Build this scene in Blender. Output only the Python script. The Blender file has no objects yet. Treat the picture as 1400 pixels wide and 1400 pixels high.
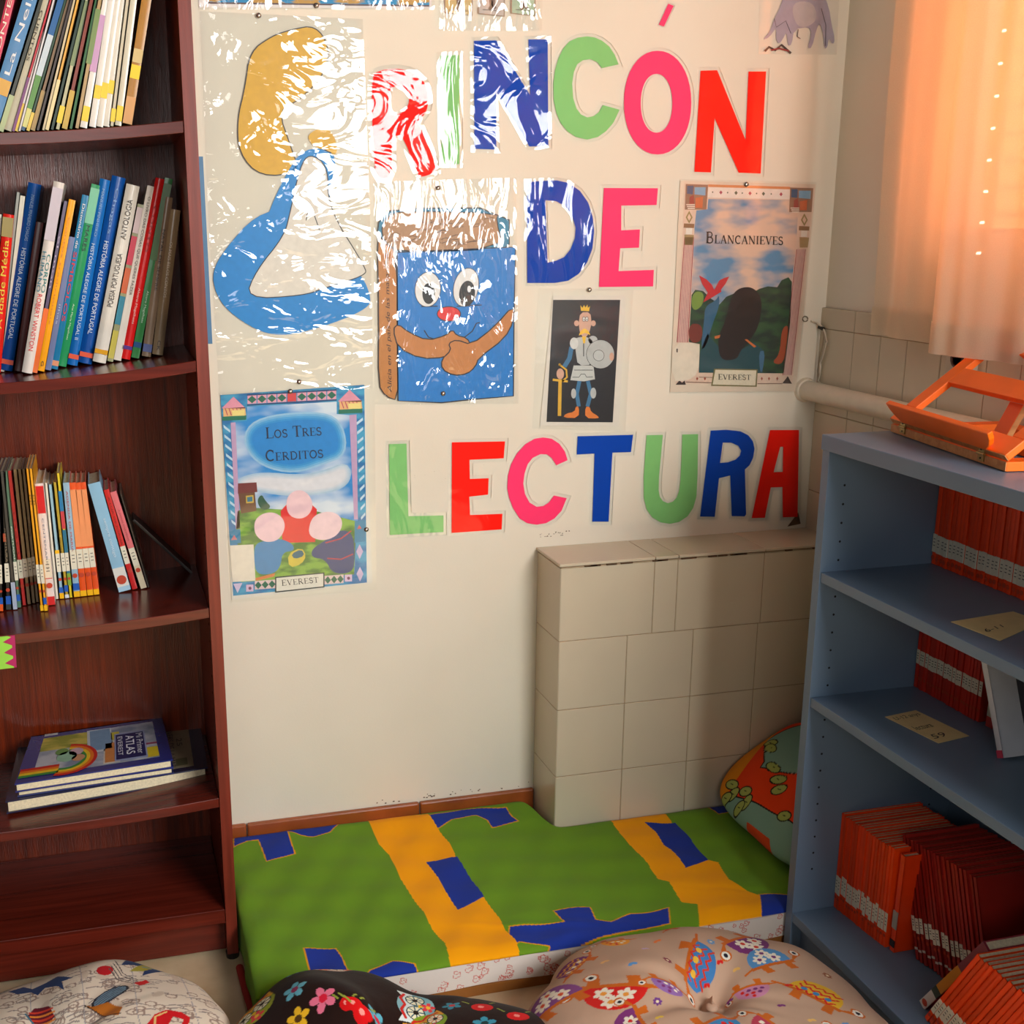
import bpy, bmesh, math, random
import numpy as np
from mathutils import Vector, Matrix
from mathutils.geometry import tessellate_polygon
random.seed(7)
SC = bpy.context.scene
COL = SC.collection
PI = math.pi
# ------------------------------------------------------------------ camera model (measured from the tiles)
S = 0.15/0.11
FOC, YAW, PIT, ROL, PX, PY = 1664.1, .2584, .2591, .0042, 585.9, 746.3
CAM = np.array([-.6263*S, -1.6109*S, (.6048+.365)*S])
def rot(yaw, pitch, roll):
    cy, sy, cp, sp, cr, sr = math.cos(yaw), math.sin(yaw), math.cos(pitch), math.sin(pitch), math.cos(roll), math.sin(roll)
    f = np.array([sy*cp, cy*cp, -sp]); r = np.array([cy, -sy, 0.]); d = np.cross(f, r)
    return np.array([cr*r+sr*d, -sr*r+cr*d, f])
RM = rot(YAW, PIT, ROL)
def at(u, v, ax, val):
    """point of the photo traced back onto the real plane axis=val (metres)"""
    d = np.array([(u-PX)/FOC, (v-PY)/FOC, 1.]) @ RM
    return CAM + (val-CAM[ax])/d[ax]*d
def Zm(ox, oy, s):
    return lambda pts: [(ox+a/s, oy+b/s) for a, b in pts]
YW = .137      # painted wall
XW = .641      # right wall
# ------------------------------------------------------------------ materials
MC = {}
def lin(c):
    return tuple((x/12.92 if x <= .04045 else ((x+.055)/1.055)**2.4) for x in [k/255. for k in c])
def nn(nt, t, **kw):
    n = nt.nodes.new(t)
    for k, v in kw.items():
        setattr(n, k, v)
    return n
def newmat(name):
    m = bpy.data.materials.new(name); m.use_nodes = True
    nt = m.node_tree
    return m, nt, nt.nodes['Principled BSDF']
def mat(c, rough=.6, var=.06, scale=40, bump=0, spec=.5, coat=0, metal=0, name=None):
    """procedural: base colour gently varied by noise"""
    key = (tuple(c), rough, var, scale, bump, spec, coat, metal)
    if key in MC: return MC[key]
    m, nt, b = newmat(name or 'paint_%02x%02x%02x' % tuple(int(k) for k in c))
    rgb = lin(c)
    tc = nn(nt, 'ShaderNodeTexCoord'); no = nn(nt, 'ShaderNodeTexNoise')
    no.inputs['Scale'].default_value = scale; no.inputs['Detail'].default_value = 3
    nt.links.new(tc.outputs['Object'], no.inputs['Vector'])
    mp = nn(nt, 'ShaderNodeMapRange'); mp.inputs['To Min'].default_value = 1-var; mp.inputs['To Max'].default_value = 1+var
    mp.inputs['From Min'].default_value = .3; mp.inputs['From Max'].default_value = .7
    nt.links.new(no.outputs['Fac'], mp.inputs['Value'])
    vm = nn(nt, 'ShaderNodeVectorMath', operation='SCALE'); vm.inputs[0].default_value = rgb
    nt.links.new(mp.outputs['Result'], vm.inputs['Scale']); nt.links.new(vm.outputs[0], b.inputs['Base Color'])
    b.inputs['Roughness'].default_value = rough; b.inputs['Specular IOR Level'].default_value = spec
    b.inputs['Coat Weight'].default_value = coat; b.inputs['Coat Roughness'].default_value = .08; b.inputs['Metallic'].default_value = metal
    if bump:
        bp = nn(nt, 'ShaderNodeBump'); bp.inputs['Strength'].default_value = bump; bp.inputs['Distance'].default_value = .003
        nt.links.new(no.outputs['Fac'], bp.inputs['Height']); nt.links.new(bp.outputs[0], b.inputs['Normal'])
    MC[key] = m
    return m
def paper(c): return mat(c, rough=.5, var=.03, scale=60)
def ink(c): return mat(c, rough=.45, var=.05, scale=90)
def wood_mat(name, c1, c2, rough=.3, axis=2, scale=1., bump=.1, coat=0):
    m, nt, b = newmat(name)
    tc = nn(nt, 'ShaderNodeTexCoord'); mp = nn(nt, 'ShaderNodeMapping')
    sc = [26*scale]*3; sc[axis] = 1.1*scale
    mp.inputs['Scale'].default_value = sc
    no = nn(nt, 'ShaderNodeTexNoise'); no.inputs['Scale'].default_value = 3; no.inputs['Detail'].default_value = 8; no.inputs['Distortion'].default_value = .7
    n2 = nn(nt, 'ShaderNodeTexNoise'); n2.inputs['Scale'].default_value = 24; n2.inputs['Detail'].default_value = 4
    r = nn(nt, 'ShaderNodeValToRGB'); r.color_ramp.elements[0].position = .3; r.color_ramp.elements[1].position = .7
    r.color_ramp.elements[0].color = lin(c1)+(1,); r.color_ramp.elements[1].color = lin(c2)+(1,)
    L = nt.links.new
    L(tc.outputs['Object'], mp.inputs[0]); L(mp.outputs[0], no.inputs[0]); L(mp.outputs[0], n2.inputs[0]); L(no.outputs['Fac'], r.inputs[0]); L(r.outputs[0], b.inputs['Base Color'])
    b.inputs['Roughness'].default_value = rough; b.inputs['Coat Weight'].default_value = coat
    bp = nn(nt, 'ShaderNodeBump'); bp.inputs['Strength'].default_value = bump; bp.inputs['Distance'].default_value = .002
    L(n2.outputs['Fac'], bp.inputs['Height']); L(bp.outputs[0], b.inputs['Normal'])
    return m
def plastic_mat(name, strength, scale, stretch=(1, 1, 1), fac=.06, rough=.06, haze=.0):
    """clear laminating film: see-through with a wavy gloss"""
    m = bpy.data.materials.new(name); m.use_nodes = True; nt = m.node_tree; nt.nodes.clear(); L = nt.links.new
    out = nn(nt, 'ShaderNodeOutputMaterial'); tr = nn(nt, 'ShaderNodeBsdfTransparent'); gl = nn(nt, 'ShaderNodeBsdfGlossy'); gl.inputs['Roughness'].default_value = rough
    mx = nn(nt, 'ShaderNodeMixShader'); lw = nn(nt, 'ShaderNodeFresnel'); lw.inputs[0].default_value = 1.5
    tc = nn(nt, 'ShaderNodeTexCoord'); mp = nn(nt, 'ShaderNodeMapping'); mp.inputs['Scale'].default_value = stretch
    no = nn(nt, 'ShaderNodeTexNoise'); no.inputs['Scale'].default_value = scale; no.inputs['Detail'].default_value = 2.5; no.inputs['Distortion'].default_value = .8
    bp = nn(nt, 'ShaderNodeBump'); bp.inputs['Strength'].default_value = strength; bp.inputs['Distance'].default_value = .01
    L(tc.outputs['Object'], mp.inputs[0]); L(mp.outputs[0], no.inputs[0]); L(no.outputs['Fac'], bp.inputs['Height']); L(bp.outputs[0], gl.inputs['Normal'])
    ad = nn(nt, 'ShaderNodeMath', operation='ADD'); ad.inputs[1].default_value = fac-.04; L(lw.outputs[0], ad.inputs[0]); L(ad.outputs[0], mx.inputs[0])
    L(tr.outputs[0], mx.inputs[1]); L(gl.outputs[0], mx.inputs[2])
    last = mx
    if haze:
        df = nn(nt, 'ShaderNodeBsdfDiffuse'); df.inputs[0].default_value = (.8, .8, .78, 1)
        m2 = nn(nt, 'ShaderNodeMixShader'); m2.inputs[0].default_value = haze; L(mx.outputs[0], m2.inputs[1]); L(df.outputs[0], m2.inputs[2]); last = m2
    L(last.outputs[0], out.inputs[0])
    return m
def cloud_mat(name, c1, c2, scale=14, lo=.42, hi=.58):
    m, nt, b = newmat(name); L = nt.links.new
    tc = nn(nt, 'ShaderNodeTexCoord'); no = nn(nt, 'ShaderNodeTexNoise'); no.inputs['Scale'].default_value = scale; no.inputs['Detail'].default_value = 3
    mp = nn(nt, 'ShaderNodeMapping'); mp.inputs['Scale'].default_value = (.7, 1, 1.6)
    r = nn(nt, 'ShaderNodeValToRGB'); r.color_ramp.elements[0].position = lo; r.color_ramp.elements[1].position = hi
    r.color_ramp.elements[0].color = lin(c1)+(1,); r.color_ramp.elements[1].color = lin(c2)+(1,)
    L(tc.outputs['Object'], mp.inputs[0]); L(mp.outputs[0], no.inputs[0]); L(no.outputs['Fac'], r.inputs[0]); L(r.outputs[0], b.inputs['Base Color'])
    b.inputs['Roughness'].default_value = .5
    return m
def vcol_mat(name, rough=.85, weave=900):
    m, nt, b = newmat(name); L = nt.links.new
    a = nn(nt, 'ShaderNodeAttribute', attribute_name='print'); L(a.outputs['Color'], b.inputs['Base Color'])
    b.inputs['Roughness'].default_value = rough; b.inputs['Specular IOR Level'].default_value = .15; b.inputs['Sheen Weight'].default_value = .04
    tc = nn(nt, 'ShaderNodeTexCoord'); no = nn(nt, 'ShaderNodeTexNoise'); no.inputs['Scale'].default_value = weave
    n2 = nn(nt, 'ShaderNodeTexNoise'); n2.inputs['Scale'].default_value = 14; n2.inputs['Detail'].default_value = 3
    L(tc.outputs['Object'], no.inputs[0]); L(tc.outputs['Object'], n2.inputs[0])
    ad = nn(nt, 'ShaderNodeMath', operation='MULTIPLY_ADD'); ad.inputs[1].default_value = .06; L(no.outputs['Fac'], ad.inputs[0]); L(n2.outputs['Fac'], ad.inputs[2])
    bp = nn(nt, 'ShaderNodeBump'); bp.inputs['Strength'].default_value = .5; bp.inputs['Distance'].default_value = .006; L(ad.outputs[0], bp.inputs['Height']); L(bp.outputs[0], b.inputs['Normal'])
    return m
# ------------------------------------------------------------------ mesh builder
class MB:
    def __init__(self): self.v = []; self.f = []; self.m = []; self.mats = []
    def mi(self, m):
        if m not in self.mats: self.mats.append(m)
        return self.mats.index(m)
    def add(self, vs, fs, m):
        n = len(self.v); k = self.mi(m)
        self.v += [tuple(float(c) for c in p) for p in vs]
        for f in fs: self.f.append([i+n for i in f]); self.m.append(k)
        return self
    def box(self, x0, y0, z0, x1, y1, z1, m, M=None):
        vs = [(x, y, z) for x in (x0, x1) for y in (y0, y1) for z in (z0, z1)]
        if M is not None: vs = [tuple(M @ Vector(p)) for p in vs]
        return self.add(vs, [(0, 1, 3, 2), (4, 6, 7, 5), (0, 4, 5, 1), (2, 3, 7, 6), (0, 2, 6, 4), (1, 5, 7, 3)], m)
    def prism(self, loops, depth, fn, m):
        """loops of 2D points, outer first; fn(a,b,w)->3D, w runs 0 (back) to depth (front)"""
        vl = [[Vector((p[0], p[1], 0)) for p in l] for l in loops]
        tris = tessellate_polygon(vl); flat = [p for l in loops for p in l]; n = len(flat)
        vs = [fn(p[0], p[1], depth) for p in flat]+[fn(p[0], p[1], 0) for p in flat]
        fs = [tuple(t) for t in tris]+[tuple(i+n for i in reversed(t)) for t in tris]
        o = 0
        for l in loops:
            k = len(l)
            for i in range(k): a, b = o+i, o+(i+1) % k; fs.append((a, b, b+n, a+n))
            o += k
        return self.add(vs, fs, m)
    def tube(self, pts, r, m, seg=10, cap=True):
        pts = [Vector(p) for p in pts]; n = len(pts); rs = r if isinstance(r, (list, tuple)) else [r]*n
        vs = []; up = Vector((0, 0, 1))
        for i, p in enumerate(pts):
            d = (pts[min(i+1, n-1)]-pts[max(i-1, 0)]).normalized()
            a = d.cross(up if abs(d.dot(up)) < .95 else Vector((1, 0, 0))).normalized(); b = d.cross(a)
            for k in range(seg):
                t = 2*PI*k/seg; vs.append(tuple(p+a*math.cos(t)*rs[i]+b*math.sin(t)*rs[i]))
        fs = [(i*seg+k, i*seg+(k+1) % seg, (i+1)*seg+(k+1) % seg, (i+1)*seg+k) for i in range(n-1) for k in range(seg)]
        if cap: fs += [tuple(reversed(range(seg))), tuple(range((n-1)*seg, n*seg))]
        return self.add(vs, fs, m)
    def lathe(self, prof, c, axis, m, seg=16):
        """prof: (radius, height) pairs along axis from c"""
        ax = Vector(axis).normalized(); a = ax.cross(Vector((0, 0, 1)) if abs(ax.z) < .9 else Vector((1, 0, 0))).normalized(); b = ax.cross(a); c = Vector(c)
        vs = []
        for r, h in prof:
            for k in range(seg):
                t = 2*PI*k/seg; vs.append(tuple(c+ax*h+a*math.cos(t)*max(r, 1e-5)+b*math.sin(t)*max(r, 1e-5)))
        n = len(prof)
        fs = [(i*seg+k, i*seg+(k+1) % seg, (i+1)*seg+(k+1) % seg, (i+1)*seg+k) for i in range(n-1) for k in range(seg)]
        fs += [tuple(reversed(range(seg))), tuple(range((n-1)*seg, n*seg))]
        return self.add(vs, fs, m)
    def build(self, name, parent=None, org=(0, 0, 0), smooth=False, bevel=0, bseg=2):
        me = bpy.data.meshes.new(name); o3 = org
        me.from_pydata([(x-o3[0], y-o3[1], z-o3[2]) for x, y, z in self.v], [], self.f)
        for m in self.mats: me.materials.append(m)
        me.polygons.foreach_set('material_index', self.m)
        me.validate(); me.update()
        bm = bmesh.new(); bm.from_mesh(me); bmesh.ops.recalc_face_normals(bm, faces=bm.faces); bm.to_mesh(me); bm.free()
        if smooth: me.polygons.foreach_set('use_smooth', [True]*len(me.polygons)); me.set_sharp_from_angle(angle=.7)
        o = bpy.data.objects.new(name, me); COL.objects.link(o)
        if parent: o.parent = parent
        else: o.location = org
        if bevel:
            b = o.modifiers.new('bevel', 'BEVEL'); b.width = bevel; b.segments = bseg; b.limit_method = 'ANGLE'
        return o
def tag(o, label=None, cat=None, group=None, kind=None):
    if label: o['label'] = label
    if cat: o['category'] = cat
    if group: o['group'] = group
    if kind: o['kind'] = kind
    return o
def empty(name, loc, rz=(0, 0, 0), label=None, cat=None, group=None):
    o = bpy.data.objects.new(name, None); COL.objects.link(o); o.location = loc; o.rotation_euler = rz
    o.empty_display_size = .05
    return tag(o, label, cat, group)
def dup(root, loc, rz=None, label=None):
    r = root.copy(); COL.objects.link(r); r.location = loc
    if rz is not None: r.rotation_euler = rz
    if label: r['label'] = label
    for ch in list(root.children):
        c = ch.copy(); COL.objects.link(c); c.parent = r
        for g in ch.children:
            d = g.copy(); COL.objects.link(d); d.parent = c
    return r
# ------------------------------------------------------------------ lettering
TXT = {}
def text_geo(s, shear=0, bold=0):
    k = (s, shear, bold)
    if k in TXT: return TXT[k]
    cu = bpy.data.curves.new('t', 'FONT'); cu.body = s; cu.shear = shear; cu.offset = bold; cu.resolution_u = 4
    ob = bpy.data.objects.new('t', cu); COL.objects.link(ob)
    dg = bpy.context.evaluated_depsgraph_get(); me = bpy.data.meshes.new_from_object(ob.evaluated_get(dg))
    vs = np.array([v.co[:2] for v in me.vertices]) if len(me.vertices) else np.zeros((1, 2)); fs = [tuple(p.vertices) for p in me.polygons]
    bpy.data.objects.remove(ob); bpy.data.curves.remove(cu); bpy.data.meshes.remove(me)
    vs = vs-vs.min(0); ext = vs.max(0)
    TXT[k] = (vs, fs, ext)
    return TXT[k]
def put_text(mb, s, fn, w, h, m, shear=0, bold=0, x0=0, y0=0):
    """fit text s in box w x h at (x0,y0) and map by fn(a,b)->3D"""
    vs, fs, e = text_geo(s, shear, bold)
    sx, sy = w/e[0], h/e[1]
    mb.add([fn(x0+a*sx, y0+b*sy) for a, b in vs], fs, m)
# serif strokes for the book-cover titles: (x0,y0,x1,y1,weight) in a 0..1 box, arcs as polylines
def arc(cx, cy, rx, ry, a0, a1, n=10): return [(cx+rx*math.cos(math.radians(a0+(a1-a0)*i/n)), cy+ry*math.sin(math.radians(a0+(a1-a0)*i/n))) for i in range(n+1)]
T_, t_ = .15, .055
SER = {
 'L': (.72, [([(.18, 0), (.18, 1)], T_), ([(.02, .98), (.36, .98)], t_), ([(.02, .02), (.68, .02)], t_), ([(.68, 0), (.7, .24)], t_)]),
 'O': (.95, [(arc(.47, .5, .38, .47, 60, 300), T_*.9), (arc(.47, .5, .38, .47, -60, 60), T_*.9)]),
 'S': (.66, [(arc(.32, .74, .23, .23, 30, 260)+arc(.34, .26, .25, .24, 80, -150), T_*.85), ([(.54, .98), (.54, .76)], t_), ([(.07, .02), (.07, .26)], t_)]),
 'T': (.8, [([(.4, 0), (.4, 1)], T_), ([(.03, .97), (.77, .97)], t_), ([(.04, 1), (.03, .76)], t_), ([(.76, 1), (.77, .76)], t_), ([(.24, .02), (.56, .02)], t_)]),
 'R': (.88, [([(.18, 0), (.18, 1)], T_), ([(.02, .98), (.3, .98)], t_), ([(.02, .02), (.34, .02)], t_), ([(.18, .97)]+arc(.4, .74, .24, .23, 90, -90)+[(.18, .51)], T_*.6), ([(.4, .5), (.8, 0)], T_), ([(.7, .02), (.88, .02)], t_)]),
 'E': (.74, [([(.18, 0), (.18, 1)], T_), ([(.02, .98), (.66, .98)], t_), ([(.02, .02), (.68, .02)], t_), ([(.18, .5), (.5, .5)], t_), ([(.66, 1), (.66, .78)], t_), ([(.68, 0), (.7, .23)], t_), ([(.5, .6), (.5, .4)], t_)]),
 'C': (.82, [(arc(.45, .5, .37, .47, 48, 312, 16), T_*.9), ([(.7, .96), (.7, .68)], t_)]),
 'D': (.92, [([(.18, 0), (.18, 1)], T_), ([(.02, .98), (.35, .98)], t_), ([(.02, .02), (.35, .02)], t_), ([(.3, .97)]+arc(.42, .5, .4, .47, 90, -90, 14)+[(.3, .03)], T_*.8)]),
 'I': (.4, [([(.19, 0), (.19, 1)], T_), ([(.03, .98), (.35, .98)], t_), ([(.03, .02), (.35, .02)], t_)]),
 'B': (.82, [([(.18, 0), (.18, 1)], T_), ([(.02, .98), (.35, .98)], t_), ([(.02, .02), (.35, .02)], t_), ([(.2, .97)]+arc(.4, .75, .22, .22, 90, -90)+[(.2, .52)], T_*.65), ([(.2, .52)]+arc(.43, .27, .26, .25, 90, -90)+[(.2, .03)], T_*.7)]),
 'A': (.9, [([(.12, 0), (.45, 1)], t_*1.2), ([(.45, 1), (.78, 0)], T_), ([(.2, .35), (.65, .35)], t_), ([(0, .02), (.24, .02)], t_), ([(.64, .02), (.92, .02)], t_)]),
 'N': (.98, [([(.15, 0), (.15, 1)], t_*1.2), ([(.15, 1), (.8, 0)], T_), ([(.8, 0), (.8, 1)], t_*1.2), ([(0, .98), (.2, .98)], t_), ([(.02, .02), (.28, .02)], t_), ([(.66, .98), (.94, .98)], t_)]),
 'V': (.88, [([(.12, 1), (.45, 0)], T_), ([(.45, 0), (.76, 1)], t_*1.2), ([(0, .98), (.26, .98)], t_), ([(.64, .98), (.9, .98)], t_)]),
}
def strokes(mb, pts, w, fn, m):
    """thick 2D polyline"""
    n = len(pts); vs = []
    for i, (x, y) in enumerate(pts):
        ax, ay = pts[max(i-1, 0)]; bx, by = pts[min(i+1, n-1)]; dx, dy = bx-ax, by-ay; l = math.hypot(dx, dy) or 1
        nx, ny = -dy/l*w/2, dx/l*w/2; vs += [fn(x+nx, y+ny), fn(x-nx, y-ny)]
    mb.add(vs, [(2*i, 2*i+1, 2*i+3, 2*i+2) for i in range(n-1)], m)
def serif_text(mb, s, p0, p1, hbig, hsmall, fn, m):
    """small-caps title from p0 to p1 (photo px baseline), first letters of words big"""
    adv = []; x = 0; big = True
    for c in s:
        if c == ' ': x += .55*hsmall; big = True; adv.append(None); continue
        h = hbig if big else hsmall; w = SER[c][0]*h*.95; adv.append((x, h)); x += w+.08*hsmall; big = False
    L = math.hypot(p1[0]-p0[0], p1[1]-p0[1]); k = L/x; ux, uy = (p1[0]-p0[0])/L, (p1[1]-p0[1])/L
    for c, a in zip(s, adv):
        if a is None: continue
        ox, h = a
        for pts, w in SER[c][1]:
            q = [(px_*h*.95*k+ox*k, py_*h) for px_, py_ in pts]
            strokes(mb, [(p0[0]+ux*X+uy*Y, p0[1]+uy*X-ux*Y) for X, Y in q], w*h, fn, m)
# ------------------------------------------------------------------ flat artwork on the wall
def wallfn(lvl):
    y = YW-.0022-lvl*.0002
    return lambda u, v: tuple(at(u, v, 1, y))
class Art:
    """layers of flat colour in photo px, laid on the wall as thin printed shapes"""
    def __init__(self, fnl=wallfn): self.mb = MB(); self.fnl = fnl; self.l = 1
    def poly(self, pts, c, lvl=None, Z=None, holes=()):
        if lvl is None: lvl = self.l
        if Z: pts = Z(pts); holes = [Z(h) for h in holes]
        loops = [pts]+list(holes); tris = tessellate_polygon([[Vector((a, b, 0)) for a, b in l] for l in loops])
        fn = self.fnl(lvl); flat = [p for l in loops for p in l]
        self.mb.add([fn(a, b) for a, b in flat], [tuple(t) for t in tris], c if not isinstance(c, tuple) else ink(c)); return self
    def line(self, pts, w, c, lvl=None, Z=None, close=False):
        if lvl is None: lvl = self.l
        if Z: pts = Z(pts)
        if close: pts = list(pts)+[pts[0]]
        strokes(self.mb, pts, w*1.55, self.fnl(lvl), ink(c)); return self
    def oval(self, cx, cy, rx, ry, c, lvl=None, Z=None, a=0, n=24):
        ca, sa = math.cos(a), math.sin(a)
        return self.poly([(cx+rx*math.cos(2*PI*i/n)*ca-ry*math.sin(2*PI*i/n)*sa, cy+rx*math.cos(2*PI*i/n)*sa+ry*math.sin(2*PI*i/n)*ca) for i in range(n)], c, lvl, Z)
    def text(self, s, p0, p1, h, c, lvl=None, Z=None, shear=0, bold=0):
        if lvl is None: lvl = self.l
        if Z: p0, p1 = Z([p0, p1])
        L = math.hypot(p1[0]-p0[0], p1[1]-p0[1]); ux, uy = (p1[0]-p0[0])/L, (p1[1]-p0[1])/L; f = self.fnl(lvl)
        put_text(self.mb, s, lambda a, b: f(p0[0]+ux*a+uy*b, p0[1]+uy*a-ux*b), L, h, ink(c), shear, bold); return self
def rnd(pts, it=2):
    """round a traced outline a little (Chaikin)"""
    for _ in range(it):
        q = []
        for i in range(len(pts)):
            a, b = pts[i], pts[(i+1) % len(pts)]
            q += [(a[0]*.75+b[0]*.25, a[1]*.75+b[1]*.25), (a[0]*.25+b[0]*.75, a[1]*.25+b[1]*.75)]
        pts = q
    return pts
def offset(pts, d):
    A = sum(pts[i][0]*pts[(i+1) % len(pts)][1]-pts[(i+1) % len(pts)][0]*pts[i][1] for i in range(len(pts))); sg = 1 if A > 0 else -1
    out = []; n = len(pts)
    for i in range(n):
        a, b, c = pts[i-1], pts[i], pts[(i+1) % n]
        e1 = (b[0]-a[0], b[1]-a[1]); e2 = (c[0]-b[0], c[1]-b[1]); l1 = math.hypot(*e1) or 1; l2 = math.hypot(*e2) or 1
        n1 = (e1[1]/l1*sg, -e1[0]/l1*sg); n2 = (e2[1]/l2*sg, -e2[0]/l2*sg); mx, my = n1[0]+n2[0], n1[1]+n2[1]; l = math.hypot(mx, my) or 1
        k = d/max(.5, (mx*n1[0]+my*n1[1])/l); out.append((b[0]+mx/l*k, b[1]+my/l*k))
    return out
def wall_prism(mb, loops, y_back, thick, m):
    mb.prism(loops, thick, lambda u, v, w: tuple(at(u, v, 1, y_back-w)), m)
# ================================================================== THE ROOM
def wall_paint():
    m, nt, b = newmat('painted_plaster'); L = nt.links.new
    tc = nn(nt, 'ShaderNodeTexCoord'); n1 = nn(nt, 'ShaderNodeTexNoise'); n1.inputs['Scale'].default_value = 3; n1.inputs['Detail'].default_value = 6
    n2 = nn(nt, 'ShaderNodeTexNoise'); n2.inputs['Scale'].default_value = 220; n2.inputs['Detail'].default_value = 2
    r = nn(nt, 'ShaderNodeValToRGB'); r.color_ramp.elements[0].position = .3; r.color_ramp.elements[1].position = .75
    r.color_ramp.elements[0].color = lin((226, 217, 198))+(1,); r.color_ramp.elements[1].color = lin((233, 225, 207))+(1,)
    bp = nn(nt, 'ShaderNodeBump'); bp.inputs['Strength'].default_value = .12; bp.inputs['Distance'].default_value = .001
    L(tc.outputs['Object'], n1.inputs[0]); L(tc.outputs['Object'], n2.inputs[0]); L(n1.outputs['Fac'], r.inputs[0]); L(r.outputs[0], b.inputs['Base Color'])
    L(n2.outputs['Fac'], bp.inputs['Height']); L(bp.outputs[0], b.inputs['Normal']); b.inputs['Roughness'].default_value = .75; b.inputs['Specular IOR Level'].default_value = .2
    return m
M_WALL = wall_paint()
M_TILE = mat((206, 193, 168), rough=.22, var=.025, scale=8, bump=.0, name='glazed_tile')
M_GROUT = mat((164, 142, 114), rough=.9, var=.15, scale=60)
M_CHIP = mat((96, 70, 48), rough=.9, var=.3, scale=80)
def floor_mat():
    m, nt, b = newmat('terrazzo_floor'); L = nt.links.new
    tc = nn(nt, 'ShaderNodeTexCoord'); n1 = nn(nt, 'ShaderNodeTexNoise'); n1.inputs['Scale'].default_value = 9; n1.inputs['Detail'].default_value = 8
    r = nn(nt, 'ShaderNodeValToRGB'); r.color_ramp.elements[0].position = .33; r.color_ramp.elements[1].position = .66
    r.color_ramp.elements[0].color = lin((196, 170, 132))+(1,); r.color_ramp.elements[1].color = lin((222, 203, 168))+(1,)
    L(tc.outputs['Object'], n1.inputs[0]); L(n1.outputs['Fac'], r.inputs[0]); L(r.outputs[0], b.inputs['Base Color']); b.inputs['Roughness'].default_value = .35
    return m
tag(MB().box(-2.6, -3.2, -.05, XW+.15, YW+.12, 0, floor_mat()).build('floor'), kind='structure')
tag(MB().box(-2.6, YW, 0, XW+.15, YW+.12, 2.7, M_WALL).build('wall_back'), kind='structure')
# right wall with the window opening
wy0, wy1, wz0, wz1 = -1.36, -.17, 1.26, 2.35
b = MB()
b.box(XW, -1.9, 0, XW+.15, YW+.9, wz0, M_WALL).box(XW, -1.9, wz1, XW+.15, YW+.9, 2.7, M_WALL).box(XW, wy1, wz0, XW+.15, YW+.9, wz1, M_WALL).box(XW, -1.9, wz0, XW+.15, wy0, wz1, M_WALL)
tag(b.build('wall_right'), kind='structure')
def tiles(mb, rects, axis, val, sgn, th=.006, gap=.0016):
    """rects (a0,b0,a1,b1) in the plane axis=val; the glazed face stands out by th towards sgn"""
    for a0, b0, a1, b1 in rects:
        g = gap/2; lo, hi = sorted((val, val+sgn*th))
        if axis == 0: mb.box(lo, a0+g, b0+g, hi, a1-g, b1-g, M_TILE)
        elif axis == 1: mb.box(a0+g, lo, b0+g, a1-g, hi, b1-g, M_TILE)
        else: mb.box(a0+g, b0+g, lo, a1-g, b1-g, hi, M_TILE)
# tiled ledge along the back wall
b = MB(); b.box(.0014, .0014, 0, XW, YW, .655, M_GROUT)
rows = [0, .048, .198, .348, .498]
R = [(a, z0, min(a+.15, XW), z1) for z0, z1 in zip(rows[:-1], rows[1:]) for a in (0, .15, .3, .45, .6)]
R += [(a0, .498, a1, .653) for a0, a1 in ((0, .205), (.205, .257), (.257, .455), (.455, XW))]
tiles(b, R, 1, .006, -1)
tiles(b, [(0, z0, YW, z1) for z0, z1 in zip(rows, rows[1:]+[.653])], 0, .006, -1)
tiles(b, [(a0, -.004, a1, YW) for a0, a1 in ((-.004, .205), (.205, .257), (.257, .455), (.455, XW))], 2, .657, 1, th=.006)
for _ in range(16):   # broken grout under the top edge
    x = random.uniform(.03, .58); w = random.uniform(.008, .04); b.box(x, -.0015, .6525, x+w, .004, .6565, M_CHIP)
tag(b.build('trim_1', bevel=.0009, bseg=1), kind='structure')
# tiled lower part of the right wall
b = MB(); b.box(XW-.0076, -1.9, 0, XW, YW, 1.1455, M_GROUT)
ys = [YW, .014, -.077, -.161, -.263, -.386, -.47, -.56, -.66, -.75, -.85, -.95, -1.05, -1.15, -1.25, -1.35, -1.45, -1.55, -1.65, -1.75, -1.9]
R = []
for k in range(len(ys)-1):
    for z0, z1 in ((0, .15), (.15, .3), (.3, .45), (.45, .6), (.6, .75), (.75, .925), (.925, 1.102), (1.102, 1.146)): R.append((ys[k+1], z0, ys[k], z1))
tiles(b, R, 0, XW-.003, -1, th=.006)
tag(b.build('trim_2', bevel=.0009, bseg=1), kind='structure')
# ceramic skirting, laid in three pieces
b = MB(); M_SK = mat((152, 78, 36), rough=.2, var=.22, scale=14, coat=.3)
xs = [-2.6, -1.6, -.634, -.262, -.0005]
for a0, a1 in zip(xs[:-1], xs[1:]):
    b.box(a0+.001, YW-.013, 0, a1-.001, YW, .114, M_SK)
tag(b.build('baseboard_back', bevel=.004), kind='structure')
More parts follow.
